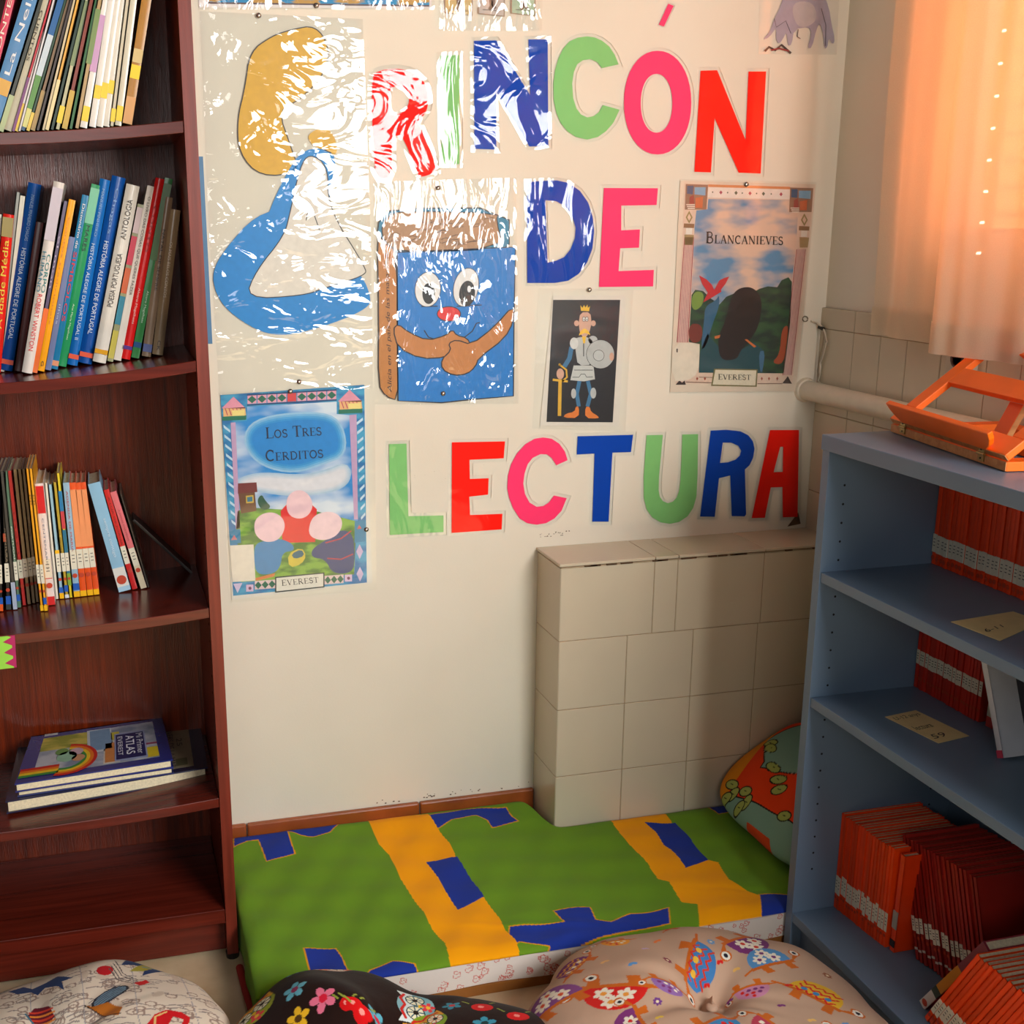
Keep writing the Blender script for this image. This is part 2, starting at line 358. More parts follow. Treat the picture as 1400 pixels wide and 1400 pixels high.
# flaked paint and dirt: along the skirting, the ledge and in the corner
b = MB()
def flake(u, v, r, m=M_CHIP):
    n = random.randint(5, 8); c = at(u, v, 1, YW)
    pts = [(c[0]+r*random.uniform(.5, 1.1)*math.cos(2*PI*i/n), c[2]+r*random.uniform(.3, .7)*math.sin(2*PI*i/n)) for i in range(n)]
    b.prism([pts], .0006, lambda x, z, w: (x, YW-w, z), m)
for k in range(26):
    t = random.random(); flake(512+t*216, 1099-t*26+random.uniform(-5, 1), random.uniform(.0012, .003))
for k in range(18): t = random.random(); flake(735+t*45, 735-t*5+random.uniform(-5, 1), random.uniform(.001, .0022))
for k in range(26):
    v = random.uniform(590, 700); flake(1117-(v-590)*.09+random.uniform(-2, 1), v, random.uniform(.0015, .004), random.choice([M_CHIP, mat((200, 180, 150), rough=.9)]))
b.prism([[(a, c) for a, c in [(.588, .668), (.612, .698), (.620, .672)]]], .0008, lambda x, z, w: (x, YW-w, z), M_CHIP)
for k in range(9): t = k/8; flake(560+t*100+random.uniform(-8, 8), 650+random.uniform(-20, 30)*t, random.uniform(.0006, .001), mat((180, 165, 140), rough=.9))
tag(b.build('trim_3'), kind='structure')
# window: frame, pane; shutter outside
b = MB(); MF = mat((236, 230, 214), rough=.4)
for a in ((wy0, wz0, wy0+.05, wz1), (wy1-.05, wz0, wy1, wz1), (wy0, wz0, wy1, wz0+.05), (wy0, wz1-.05, wy1, wz1), ((wy0+wy1)/2-.03, wz0, (wy0+wy1)/2+.03, wz1)):
    b.box(XW+.05, a[0], a[1], XW+.09, a[2], a[3], MF)
win = tag(b.build('window_1', bevel=.003), kind='structure')
gm = bpy.data.materials.new('window_glass'); gm.use_nodes = True; nt = gm.node_tree; nt.nodes.clear()
o_, t1, g1, m1 = nn(nt, 'ShaderNodeOutputMaterial'), nn(nt, 'ShaderNodeBsdfTransparent'), nn(nt, 'ShaderNodeBsdfGlossy'), nn(nt, 'ShaderNodeMixShader')
g1.inputs['Roughness'].default_value = .02; m1.inputs[0].default_value = .06
nt.links.new(t1.outputs[0], m1.inputs[1]); nt.links.new(g1.outputs[0], m1.inputs[2]); nt.links.new(m1.outputs[0], o_.inputs[0])
MB().box(XW+.067, wy0+.04, wz0+.04, XW+.072, wy1-.04, wz1-.04, gm).build('window_pane', win)
# roller shutter of thin orange slats with light slots between them
sm = bpy.data.materials.new('sunlit_shutter'); sm.use_nodes = True; nt = sm.node_tree; nt.nodes.clear()
o_, d1, t1, m1 = nn(nt, 'ShaderNodeOutputMaterial'), nn(nt, 'ShaderNodeBsdfDiffuse'), nn(nt, 'ShaderNodeBsdfTranslucent'), nn(nt, 'ShaderNodeMixShader')
ns = nn(nt, 'ShaderNodeTexNoise'); ns.inputs['Scale'].default_value = 5; rr = nn(nt, 'ShaderNodeValToRGB')
rr.color_ramp.elements[0].color = lin((246, 186, 146))+(1,); rr.color_ramp.elements[1].color = lin((252, 206, 168))+(1,)
nt.links.new(ns.outputs['Fac'], rr.inputs[0]); nt.links.new(rr.outputs[0], d1.inputs[0]); nt.links.new(rr.outputs[0], t1.inputs[0]); m1.inputs[0].default_value = .7
nt.links.new(d1.outputs[0], m1.inputs[1]); nt.links.new(t1.outputs[0], m1.inputs[2]); nt.links.new(m1.outputs[0], o_.inputs[0])
b = MB(); pitch = .048; z = wz0-.02
while z < wz1+.02:
    b.box(XW+.152, wy0-.06, z, XW+.158, wy1+.06, z+pitch-.005, sm)
    y = wy0-.06
    while y < wy1+.06:
        b.box(XW+.152, y, z+pitch-.005, XW+.158, min(y+.115, wy1+.06), z+pitch, sm); y += .125
    z += pitch
sh = b.build('window_shutter'); tag(sh, kind='structure'); sh.name = 'window_2'
# ------------------------------------------------------------------ curtain
cm = bpy.data.materials.new('thin_cotton_voile'); cm.use_nodes = True; nt = cm.node_tree; nt.nodes.clear(); L = nt.links.new
o_, d1, t1, m1 = nn(nt, 'ShaderNodeOutputMaterial'), nn(nt, 'ShaderNodeBsdfDiffuse'), nn(nt, 'ShaderNodeBsdfTranslucent'), nn(nt, 'ShaderNodeMixShader')
tp, m2 = nn(nt, 'ShaderNodeBsdfTransparent'), nn(nt, 'ShaderNodeMixShader')
tc, mp, n1 = nn(nt, 'ShaderNodeTexCoord'), nn(nt, 'ShaderNodeMapping'), nn(nt, 'ShaderNodeTexNoise')
mp.inputs['Scale'].default_value = (1, 500, 500); n1.inputs['Scale'].default_value = 1; n1.inputs['Detail'].default_value = 2
rr = nn(nt, 'ShaderNodeValToRGB'); rr.color_ramp.elements[0].color = lin((236, 222, 198))+(1,); rr.color_ramp.elements[1].color = lin((250, 240, 220))+(1,)
L(tc.outputs['Object'], mp.inputs[0]); L(mp.outputs[0], n1.inputs[0]); L(n1.outputs['Fac'], rr.inputs[0]); L(rr.outputs[0], d1.inputs[0]); L(rr.outputs[0], t1.inputs[0])
m1.inputs[0].default_value = .52; L(d1.outputs[0], m1.inputs[1]); L(t1.outputs[0], m1.inputs[2])
m2.inputs[0].default_value = .10; L(m1.outputs[0], m2.inputs[1]); L(tp.outputs[0], m2.inputs[2]); L(m2.outputs[0], o_.inputs[0])
def curt_x(y, z):
    k = (z-1.1)/1.2
    x = .575+.008*math.sin(y*38+.5)+.006*math.sin(y*71+2*k)
    x += -.042*(1/(1+math.exp((y+.335)*90)))+.03*(1/(1+math.exp((y+.52)*60)))-.028*(1/(1+math.exp((y+.80)*70)))
    x += .010*math.exp(-((y+.20+.03*k)/.02)**2)-.012*math.exp(-((y+.43)/.02)**2)
    return min(x, .618)
root = empty('curtain', (.57, -.1, 1.10), label='pale sheer cotton curtain hanging before the sunlit window', cat='curtain')
def curtain_sheet(y0, y1, z0, z1, ny, nz, off, m, name):
    vs = []; g = []
    for i in range(ny+1):
        y = y0+(y1-y0)*i/ny
        for j in range(nz+1):
            z = z0+(z1-z0)*j/nz; yy = y-.004*math.sin(z*7)+(.012*(z-1.1) if i < ny*.06 else 0)
            vs.append((curt_x(y, z)-off, yy, z-.010*(1/(1+math.exp((y+.335)*70)))))
    fs = [(i*(nz+1)+j, (i+1)*(nz+1)+j, (i+1)*(nz+1)+j+1, i*(nz+1)+j+1) for i in range(ny) for j in range(nz)]
    return MB().add(vs, fs, m).build(name, root, (.57, -.1, 1.10), smooth=True)
curtain_sheet(-.122, -1.34, 1.118, 2.4, 200, 60, 0, cm, 'cloth')
curtain_sheet(-.120, -1.342, 1.112, 1.165, 200, 4, .0016, cm, 'hem'); curtain_sheet(-.120, -1.342, 1.1125, 1.165, 200, 4, -.0012, cm, 'hem')
rod = MB().tube([(.57, -.04, 2.41), (.57, -1.5, 2.41)], .011, mat((120, 84, 50), rough=.4)).build('curtain_rod', root, (.57, -.1, 1.10), smooth=True)
# ------------------------------------------------------------------ pipe, wires, socket
pp = empty('heating_pipe', (.612, YW, .97), label='cream painted pipe running along the tiles below the curtain', cat='pipe')
M_PIPE = mat((220, 206, 182), rough=.35, var=.05)
MB().tube([(.607, YW-.001, .971), (.607, -1.85, .966)], .021, M_PIPE, 18).build('pipe_run', pp, (.612, YW, .97), smooth=True)
MB().lathe([(.021, 0), (.027, 0), (.026, .004), (.024, .008), (.021, .009)], (.607, YW, .971), (0, -1, 0), M_PIPE, 20).build('wall_collar', pp, (.612, YW, .97), smooth=True)
def wpt(u, v, y=YW-.004):
    q = at(u, v, 1, y)
    return tuple(q) if q[0] < XW-.014 else tuple(at(u, v, 0, XW-.014))
wr = empty('electric_wire', wpt(1128, 450), label='thin white wire dropping down the corner beside the tiles to the pipe', cat='wire')
MB().tube([wpt(*p) for p in ((1109, 439), (1116, 441), (1124, 447), (1128, 455), (1130, 468), (1126, 482), (1122, 496), (1121, 510), (1119, 521), (1124, 526))], .0022, mat((205, 192, 170), rough=.4), 8).build('strand', wr, wpt(1128, 450), smooth=True)
MB().tube([wpt(*p, YW-.006) for p in ((1121, 445), (1126, 450), (1126, 462), (1124, 475), (1120, 490), (1118, 507), (1119, 521))], .0014, mat((168, 150, 126), rough=.4), 8).build('strand', wr, wpt(1128, 450), smooth=True)
MB().tube([wpt(*p, YW-.006) for p in ((1120, 447), (1126, 450))], .0042, mat((30, 26, 24), rough=.5), 8).build('terminal', wr, wpt(1128, 450), smooth=True)
ring = [wpt(1101+3.6*math.cos(t), 436+3.6*math.sin(t)) for t in [2*PI*i/14 for i in range(15)]]
tag(MB().tube(ring, .0012, mat((150, 140, 120), rough=.35, metal=.6), 6, cap=False).build('screw_eye', org=ring[0], smooth=True), 'small metal ring screwed in the wall beside the red bird cover sheet', 'hook')
c = at(1316, 497, 0, XW-.012)
so = empty('wall_socket', tuple(c), label='cream wall socket on the tiles, half hidden by curtain and orange stand', cat='socket')
MB().box(XW-.02, c[1]-.038, c[2]-.04, XW-.008, c[1]+.038, c[2]+.036, mat((196, 186, 166), rough=.35)).build('face_plate', so, tuple(c), bevel=.003)
MB().lathe([(.0165, 0), (.0165, .003), (.013, .003), (.012, -.004), (.0, -.004)], (XW-.02, c[1]+.004, c[2]+.008), (-1, 0, 0), mat((74, 44, 36), rough=.4), 20).build('socket_recess', so, tuple(c), smooth=True)

# ================================================================== THE LETTERS
PC = {'red': (248, 24, 0), 'green': (140, 196, 122), 'blue': (0, 70, 172), 'pink': (246, 62, 116)}
LAM = {k: plastic_mat('laminate_'+k, s, sc, st, fac) for k, s, sc, st, fac in (('calm', .08, 12, (1, 1, 1), .025), ('wavy', .9, 9, (2.2, 1, .7), .05), ('crumpled', 1.5, 9, (1, 1, 1.3), .045))}
def letter(name, col, word, loops, film='calm', Z=None, off=4.5):
    if Z: loops = [Z(l) for l in loops]
    us = [p[0] for p in loops[0]]; vs = [p[1] for p in loops[0]]; org = tuple(at(sum(us)/len(us), max(vs), 1, YW))
    r = empty('paper_letter', org, label=word, cat='letter', group='laminated letters on the wall')
    b = MB(); wall_prism(b, loops, YW-.0012, .0009, mat(PC[col], rough=.6, var=.03, scale=30, spec=.15)); b.build('coloured_paper', r, org)
    o = offset(loops[0], off); hs = [offset(h, -off*.6) for h in loops[1:]]
    b = MB(); wall_prism(b, [o]+hs, YW-.0004, .0022, LAM[film]); b.build('laminate', r, org)
    return r
z1 = Zm(500, 40, 5.385); z2 = Zm(480, 0, 3.5); z3 = Zm(800, 0, 3.5); z4 = Zm(490, 230, 3.5); z5 = Zm(510, 570, 3.889); z6 = Zm(860, 570, 5.185)
letter('R', 'red', 'red paper letter R starting the top word, covered in white glare',
  [rnd([(48, 345), (95, 305), (220, 288), (340, 308), (425, 375), (465, 470), (458, 575), (425, 640), (382, 682), (455, 830), (525, 1040), (500, 1060), (410, 1090), (385, 1070), (275, 790), (235, 775), (188, 815), (198, 1095), (72, 1100), (58, 840), (44, 600)], 1),
   rnd([(168, 430), (250, 418), (310, 450), (325, 520), (300, 590), (250, 625), (172, 632)], 1)], 'crumpled', z1, 6)
letter('I', 'green', 'pale green paper letter I beside the red R, glare along its right edge', [[(548, 195), (690, 190), (690, 992), (562, 992)]], 'wavy', z1, 5)
letter('N', 'blue', 'blue paper letter N in the top word', [[(797, 85), (962, 82), (1210, 483), (1198, 75), (1340, 75), (1345, 858), (1205, 863), (962, 462), (962, 886), (800, 880)]], 'crumpled', z1, 5)
letter('C', 'green', 'pale green paper letter C in the top word', [[(1280, 308), (1262, 262), (1235, 222), (1200, 194), (1165, 179), (1130, 174), (1085, 180), (1045, 198), (1015, 232), (992, 280), (976, 335), (968, 400), (970, 480), (982, 540), (1004, 590), (1035, 628), (1075, 655), (1130, 668), (1180, 656), (1220, 628), (1255, 588), (1285, 525), (1205, 503), (1185, 538), (1160, 556), (1130, 562), (1100, 548), (1078, 518), (1063, 470), (1058, 400), (1066, 345), (1082, 308), (1110, 288), (1145, 283), (1178, 297), (1200, 326)]], 'calm', z2)
ell = lambda cx, cy, rx, ry, n=36, e=1: [(cx+rx*abs(math.cos(t))**e*(1 if math.cos(t) > 0 else -1), cy+ry*abs(math.sin(t))**e*(1 if math.sin(t) > 0 else -1)) for t in [2*PI*i/n for i in range(n)]]
letter('O', 'pink', 'pink paper letter O in the top word', [ell(347, 491, 161, 248, 40, .95), ell(342, 494, 76, 141, 36, .95)], 'calm', z3)
letter('accent', 'pink', 'small pink paper accent stroke above the pink O', [[(398, 18), (424, 28), (377, 127), (353, 118)]], 'calm', z3, 1.5)
letter('N', 'red', 'red paper letter N ending the top word', [[(553, 338), (632, 336), (768, 670), (782, 342), (866, 342), (840, 830), (735, 826), (620, 565), (602, 825), (523, 822)]], 'calm', z3)
letter('D', 'blue', 'blue paper letter D of the middle word', [[(806, 66), (880, 60), (950, 58), (1005, 70), (1060, 108), (1100, 165), (1122, 235), (1128, 300), (1120, 385), (1095, 450), (1055, 505), (1005, 538), (940, 549), (808, 549)], [(895, 153), (945, 157), (990, 182), (1022, 225), (1040, 285), (1036, 335), (1015, 388), (985, 425), (945, 443), (905, 452)]], 'wavy', z4, 4)
letter('E', 'pink', 'pink paper letter E of the middle word', [[(825.7, 257), (899.5, 257.4), (897.7, 280.3), (849.4, 281), (849.4, 314.9), (875, 313.7), (873.7, 338.6), (848, 339.4), (845.7, 370.6), (894, 369), (893, 391.5), (819, 392.4)]], 'calm')
letter('L', 'green', 'pale green paper letter L starting the bottom word', [[(85, 145), (178, 142), (188, 528), (375, 524), (375, 612), (90, 628)]], 'wavy', z5)
letter('E', 'red', 'red paper letter E of the bottom word', [[(420, 135), (702, 130), (695, 220), (513, 228), (515, 330), (615, 326), (612, 413), (512, 424), (516, 522), (688, 515), (684, 598), (418, 617)]], 'calm', z5)
letter('C', 'pink', 'pink paper letter C of the bottom word', [[(1035, 230), (1020, 183), (990, 142), (950, 116), (905, 109), (860, 116), (810, 145), (765, 195), (735, 250), (718, 310), (714, 380), (724, 430), (745, 485), (780, 540), (820, 565), (870, 573), (920, 565), (965, 540), (1003, 498), (1030, 432), (962, 418), (935, 455), (905, 474), (870, 478), (832, 455), (808, 410), (799, 355), (806, 300), (822, 252), (850, 217), (890, 198), (925, 199), (950, 218), (975, 257)]], 'calm', z5)
letter('T', 'blue', 'blue paper letter T of the bottom word', [[(1088, 103), (1383, 95), (1372, 187), (1273, 190), (1253, 557), (1166, 557), (1178, 195), (1083, 200)]], 'calm', z5)
letter('U', 'green', 'pale green paper letter U of the bottom word', [[(125, 130), (240, 127), (225, 290), (213, 420), (210, 520), (218, 565), (240, 597), (275, 612), (312, 600), (338, 572), (355, 525), (365, 450), (372, 290), (378, 125), (490, 122), (486, 400), (478, 565), (455, 645), (415, 705), (355, 745), (290, 758), (225, 748), (165, 712), (125, 655), (105, 575), (104, 420)]], 'calm', z6, 4)
letter('R', 'blue', 'dark blue paper letter R of the bottom word', [[(580, 97), (690, 91), (790, 102), (845, 130), (878, 172), (890, 225), (880, 290), (855, 342), (822, 372), (830, 690), (820, 705), (728, 703), (718, 415), (638, 435), (608, 708), (504, 706)], [(665, 182), (725, 183), (775, 205), (795, 240), (785, 275), (755, 303), (700, 322), (645, 326)]], 'calm', z6, 4)
letter('A', 'red', 'red paper letter A ending the bottom word', [[(1000, 93), (1205, 93), (1195, 708), (1090, 712), (1088, 497), (1005, 500), (963, 715), (870, 717)], [(1072, 212), (1093, 212), (1090, 390), (1025, 392)]], 'calm', z6, 4)
# ================================================================== POSTERS AND SHEETS ON THE WALL
def sheet(name, lam, art, label, film, org_uv=None, cat='poster', base=None, basecol=(238, 228, 208), haze=0, part='printed_picture'):
    org = tuple(at(*(org_uv or lam[-1]), 1, YW))
    r = empty(name, org, label=label, cat=cat)
    if base:
        b = MB(); wall_prism(b, [base], YW-.0008, .0012, paper(basecol)); b.build('paper_sheet', r, org)
    art.mb.build(part, r, org)
    b = MB(); wall_prism(b, [lam], YW-.0045, .0004, film)
    b.build('laminate', r, org)
    return r
F_CRUMP = plastic_mat('film_crumpled', .75, 10, (1.0, 1, 2.2), .055, .05)
F_WAVE = plastic_mat('film_wavy', 1.1, 13, (2.0, 1, .8), .045, .05)
F_CALM = plastic_mat('film_calm', .15, 10, (1, 1, 1), .035, .08)
INK = (26, 22, 20)
# 1 tall sheet at the left: plain coloured shapes
Z = Zm(260, 0, 4.667); a = Art(); a.l = 1
Y, SB, CR = (222, 170, 20), (0, 136, 206), (228, 218, 202)
hair = rnd([(380, 330), (520, 230), (640, 190), (800, 160), (890, 300), (860, 470), (700, 640), (560, 700), (640, 930), (700, 1100), (450, 1130), (310, 980), (300, 760), (350, 560)])
a.poly(hair, Y, 1, Z); a.line(hair, .9, INK, 2, Z, True)
a.poly(rnd([(740, 860), (860, 800), (930, 880), (940, 1000), (860, 960), (780, 930)]), Y, 2, Z)
a.poly(rnd([(600, 1130), (720, 940), (940, 960), (900, 1180), (860, 1500), (560, 1620), (420, 1700), (480, 1400)]), SB, 2, Z)
Zb = Zm(260, 280, 4.667)
a.poly(rnd([(215, 290), (420, 60), (640, 20), (800, 100), (1100, 450), (1158, 600), (1130, 660), (960, 740), (700, 820), (560, 835), (420, 800), (240, 680), (160, 560), (140, 430)]), SB, 3, Zb)
ap = rnd([(640, 40), (700, -240), (760, -330), (880, -250), (880, 20), (1120, 400), (1120, 450), (860, 530), (720, 580), (350, 600), (420, 420), (600, 200)])
a.poly(ap, CR, 4, Zb); a.line(ap, .8, INK, 5, Zb, True)
a.line([(760, 0), (790, 60), (825, 160)], .7, INK, 5, Zb); a.line([(740, 100), (750, 40)], .7, INK, 5, Zb)
sheet('laminated_sheet', [(273, 15), (496, 26), (507, 330), (510, 531), (300, 541), (285, 300)], a, 'tall clear laminated sheet with yellow, cream and blue shapes beside the dark bookcase', F_CRUMP, cat='laminated sheet')
# 2 hugging book
Z = z4; a = Art(); BR, SB = (196, 126, 52), (0, 124, 200)
cov = rnd([(90, 320), (100, 240), (165, 192), (722, 190), (722, 420), (400, 500), (120, 420)], 1)
a.poly(cov, (40, 128, 160), 1, Z); a.line(cov, 1, INK, 2, Z, True)
pg = rnd([(110, 270), (160, 215), (240, 205), (668, 215), (660, 250), (695, 385), (200, 405), (120, 350)], 1)
a.poly(pg, (178, 132, 88), 2, Z); a.line(pg, .9, INK, 3, Z, True)
for i in range(46):
    t = random.uniform(0, 1); x = 140+t*480; y = random.uniform(232, 380)
    a.line([(x, y), (x+22, y-4-10*(1-t)), (x+46, y-6)], .5, (70, 44, 28), 4, Z)
sp = rnd([(90, 300), (118, 350), (185, 400), (186, 900), (190, 1112), (130, 1092), (95, 1035), (98, 700)], 1)
a.poly(sp, BR, 3, Z); a.line(sp, 1, INK, 4, Z, True)
fr = [(185, 402), (400, 392), (752, 377), (745, 700), (742, 1090), (560, 1105), (400, 1122), (190, 1113)]
a.poly(fr, SB, 3, Z); a.line(fr, 1, INK, 4, Z, True)
for cx, cy, rx, ry, an in ((332, 580, 60, 82, .1), (515, 570, 58, 92, .22)):
    a.oval(cx, cy, rx+3, ry+3, INK, 5, Z, an); a.oval(cx, cy, rx, ry, (232, 228, 222), 6, Z, an)
a.oval(336, 600, 30, 50, INK, 7, Z); a.oval(520, 600, 38, 62, INK, 7, Z, .1); a.oval(530, 578, 9, 16, (235, 235, 235), 8, Z); a.oval(342, 585, 7, 13, (235, 235, 235), 8, Z)
a.oval(433, 697, 58, 37, INK, 5, Z); a.oval(433, 697, 54, 33, (226, 40, 36), 6, Z)
a.line([(315, 776), (335, 808), (375, 822), (430, 815), (500, 815), (545, 780), (565, 742), (582, 738)], .9, INK, 5, Z)
a.line([(590, 655), (560, 655), (470, 662)], .8, INK, 5, Z); a.line([(300, 662), (380, 660)], .8, INK, 5, Z)
la = rnd([(165, 770), (190, 745), (240, 785), (330, 825), (420, 800), (450, 772), (470, 800), (520, 812), (540, 850), (420, 905), (300, 912), (190, 860)], 1)
ra = rnd([(742, 655), (650, 760), (540, 845), (470, 820), (430, 838), (445, 870), (398, 915), (400, 962), (455, 992), (520, 985), (560, 950), (575, 908), (700, 815), (744, 730)], 1)
for q, l in ((la, 6), (ra, 8)): a.poly(q, (200, 128, 60), l, Z); a.line(q, 1, INK, l+1, Z, True)
a.text('Alicia en el país de las maravillas', (166, 1072), (150, 405), 26/3.5, (70, 42, 24), 6, Z, shear=.2)
sheet('laminated_sheet', [(511, 249), (706, 243), (709, 552), (512, 553)], a, 'clear laminated sheet with a smiling blue book hugging itself', F_WAVE, cat='laminated sheet', part='cut_out_picture')
# 3 knight card
Z = z4; a = Art(); GR = (190, 190, 184)
a.poly([(932, 630), (1253, 630), (1217, 1216), (900, 1214)], (28, 24, 26), 1, Z)
a.poly([(1065, 682), (1062, 655), (1072, 668), (1080, 654), (1086, 667), (1096, 652), (1098, 668), (1108, 660), (1104, 684)], (240, 190, 40), 3, Z)
a.poly(rnd([(1062, 690), (1110, 688), (1116, 740), (1104, 790), (1082, 815), (1060, 790), (1054, 740)], 1), (214, 166, 140), 2, Z)
a.oval(1044, 742, 12, 14, (214, 166, 140), 2, Z); a.oval(1124, 742, 12, 14, (214, 166, 140), 2, Z)
for x in (1079, 1093): a.oval(x, 722, 8, 12, INK, 4, Z); a.oval(x, 722, 6, 10, (230, 226, 216), 5, Z); a.oval(x+1, 724, 2.4, 3, INK, 6, Z)
a.poly(rnd([(1082, 765), (1098, 775), (1112, 800), (1096, 792), (1084, 788), (1070, 794), (1052, 802), (1066, 776)], 1), (240, 190, 40), 5, Z)
a.poly([(1070, 805), (1090, 805), (1084, 838), (1076, 838)], (240, 190, 40), 5, Z)
a.poly(rnd([(1035, 815), (1060, 808), (1100, 808), (1125, 830), (1122, 940), (1050, 945), (1040, 880)], 1), GR, 3, Z)
a.oval(1032, 838, 20, 28, (214, 212, 204), 4, Z); a.oval(1122, 822, 22, 20, GR, 3, Z)
a.line([(1078, 838), (1078, 900)], .7, INK, 4, Z)
a.poly([(1030, 944), (1125, 944), (1132, 1010), (1080, 1020), (1014, 1014)], (200, 200, 192), 3, Z)
a.line([(1032, 966), (1122, 966)], .5, INK, 4, Z); a.line([(1024, 1000), (1055, 1000), (1066, 985), (1084, 985), (1092, 1000), (1122, 998)], .5, INK, 4, Z)
a.line([(1020, 855), (1010, 910), (985, 950)], 4, (60, 118, 156), 3, Z)
a.oval(966, 984, 18, 26, (214, 166, 140), 4, Z)
a.line([(963, 940), (995, 965), (998, 1000), (975, 1020)], 1.6, (226, 176, 50), 5, Z); a.line([(930, 1012), (1002, 1020)], 2, (226, 176, 50), 5, Z); a.line([(965, 1020), (962, 1185)], 3, (226, 176, 50), 4, Z); a.oval(963, 940, 6, 6, (226, 176, 50), 5, Z)
a.oval(1158, 890, 68, 70, INK, 5, Z); a.oval(1158, 890, 66, 68, (186, 186, 180), 6, Z); a.oval(1150, 896, 27, 27, INK, 7, Z); a.oval(1150, 896, 25, 25, (196, 196, 190), 8, Z); a.oval(1212, 902, 11, 20, (214, 166, 140), 7, Z)
a.line([(1058, 1018), (1045, 1080), (1055, 1140)], 3.4, (60, 118, 156), 2, Z); a.line([(1098, 1018), (1112, 1080), (1096, 1140)], 3.4, (60, 118, 156), 2, Z)
a.oval(1030, 1078, 12, 24, GR, 3, Z); a.oval(1124, 1076, 14, 26, GR, 3, Z)
a.poly(rnd([(1040, 1140), (1056, 1140), (1054, 1195), (980, 1194), (990, 1175), (1035, 1165)], 1), (226, 126, 44), 4, Z)
a.poly(rnd([(1086, 1140), (1108, 1142), (1112, 1165), (1150, 1188), (1148, 1198), (1085, 1196)], 1), (226, 126, 44), 4, Z)
sheet('picture_card', [(736, 394), (866, 396), (855, 590), (728, 586)], a, 'black picture card of a cartoon knight with shield, under the blue D', F_CALM, cat='picture card', base=[(756, 404), (856, 404), (846, 583), (738, 582)], basecol=(226, 216, 200))
# 4 cover sheet BLANCANIEVES
Z = Zm(880, 230, 4.243); a = Art()
a.poly([(240, 88), (992, 112), (862, 1250), (185, 1250)], (226, 196, 172), 1, Z)
a.poly([(375, 94), (850, 108), (850, 122), (375, 108)], (222, 140, 84), 2, Z); a.poly([(375, 110), (850, 124), (848, 180), (372, 170)], (236, 220, 206), 2, Z)
for i, x in enumerate((400, 448, 487, 536, 572, 617, 655, 695, 740, 797)):
    y = 139+(x-400)*.03; r_ = 12 if i % 2 else 6
    a.poly([(x, y-r_), (x+r_*.8, y), (x, y+r_), (x-r_*.8, y)], ((176, 60, 80) if i in (1, 5, 9) else (90, 96, 70)), 3, Z)
pic = [(375, 178), (848, 185), (850, 250), (895, 262), (885, 450), (862, 640), (850, 900), (812, 1190), (320, 1186), (325, 1020), (262, 1008), (278, 700), (296, 330), (306, 245), (370, 238)]
a.poly(pic, cloud_mat('watercolour_sky', (88, 140, 176), (226, 190, 164), 11, .40, .56), 2, Z)
a.poly([(278, 735), (300, 705), (345, 712), (385, 752), (440, 790), (480, 745), (540, 720), (600, 740), (670, 700), (720, 685), (775, 690), (800, 650), (840, 632), (860, 660), (850, 900), (812, 1190), (320, 1186), (325, 1020), (262, 1008)], cloud_mat('dark_forest', (16, 46, 36), (38, 82, 44), 40, .4, .6), 3, Z)
a.poly(rnd([(282, 735), (310, 712), (350, 725), (345, 790), (300, 830), (276, 800)]), (120, 150, 60), 4, Z)
a.poly(rnd([(262, 905), (330, 900), (345, 960), (322, 1015), (262, 1006)]), (120, 44, 30), 4, Z)
a.poly(rnd([(800, 930), (842, 905), (830, 1010), (812, 1140), (740, 1130), (790, 1080)]), (170, 72, 34), 4, Z)
a.poly(rnd([(515, 730), (560, 692), (630, 688), (680, 740), (686, 820), (665, 920), (630, 980), (560, 1060), (540, 1112), (440, 1115), (430, 980), (470, 900), (490, 820)]), (30, 20, 22), 5, Z)
a.poly([(330, 1060), (370, 960), (430, 1030), (520, 1080), (640, 1010), (700, 1060), (690, 1188), (322, 1185)], (20, 74, 82), 4, Z)
a.poly([(410, 975), (445, 966), (440, 984), (414, 990)], (206, 110, 50), 6, Z); a.poly([(586, 994), (600, 992), (655, 1034), (640, 1040)], (206, 110, 50), 6, Z)
a.poly(rnd([(355, 800), (420, 768), (438, 730), (440, 800), (400, 900), (360, 1040), (330, 1050), (350, 900)]), (52, 100, 130), 4, Z)
a.poly(rnd([(668, 1060), (705, 1060), (690, 1180), (674, 1180)], 1), (66, 110, 140), 5, Z)
a.poly([(322, 622), (365, 645), (395, 675), (410, 705), (440, 650), (470, 636), (497, 628), (474, 672), (448, 705), (452, 716), (400, 748), (345, 778), (372, 722), (340, 672)], (202, 36, 44), 7, Z)
for L0, L1, R0, R1 in (((236, 400), (192, 1010), (296, 400), (262, 1010)), ((886, 470), (806, 1200), (944, 470), (862, 1215))):
    for k in range(7):
        t0, t1 = k/7, (k+.55)/7
        a.poly([(L0[0]+(R0[0]-L0[0])*t0, L0[1]), (L0[0]+(R0[0]-L0[0])*t1, L0[1]), (L1[0]+(R1[0]-L1[0])*t1, L1[1]), (L1[0]+(R1[0]-L1[0])*t0, L1[1])], (176, 84, 90) if k in (0, 6) else (196, 140, 140), 3, Z)
for x, y in ((264, 285), (932, 300)):
    a.poly([(x, y-38), (x+20, y), (x, y+36), (x-20, y)], (150, 130, 70), 3, Z); a.poly([(x, y-22), (x+11, y), (x, y+20), (x-11, y)], (226, 196, 172), 4, Z)
    a.poly([(x-30, y+35), (x+30, y+38), (x+28, y+62), (x-32, y+60)], (140, 100, 60), 3, Z); a.poly([(x-18, y+62), (x+18, y+62), (x+16, y+98), (x-20, y+98)], (236, 226, 210), 4, Z); a.poly([(x-28, y+100), (x+28, y+102), (x+20, y+160), (x-26, y+160)], (170, 140, 90), 3, Z)
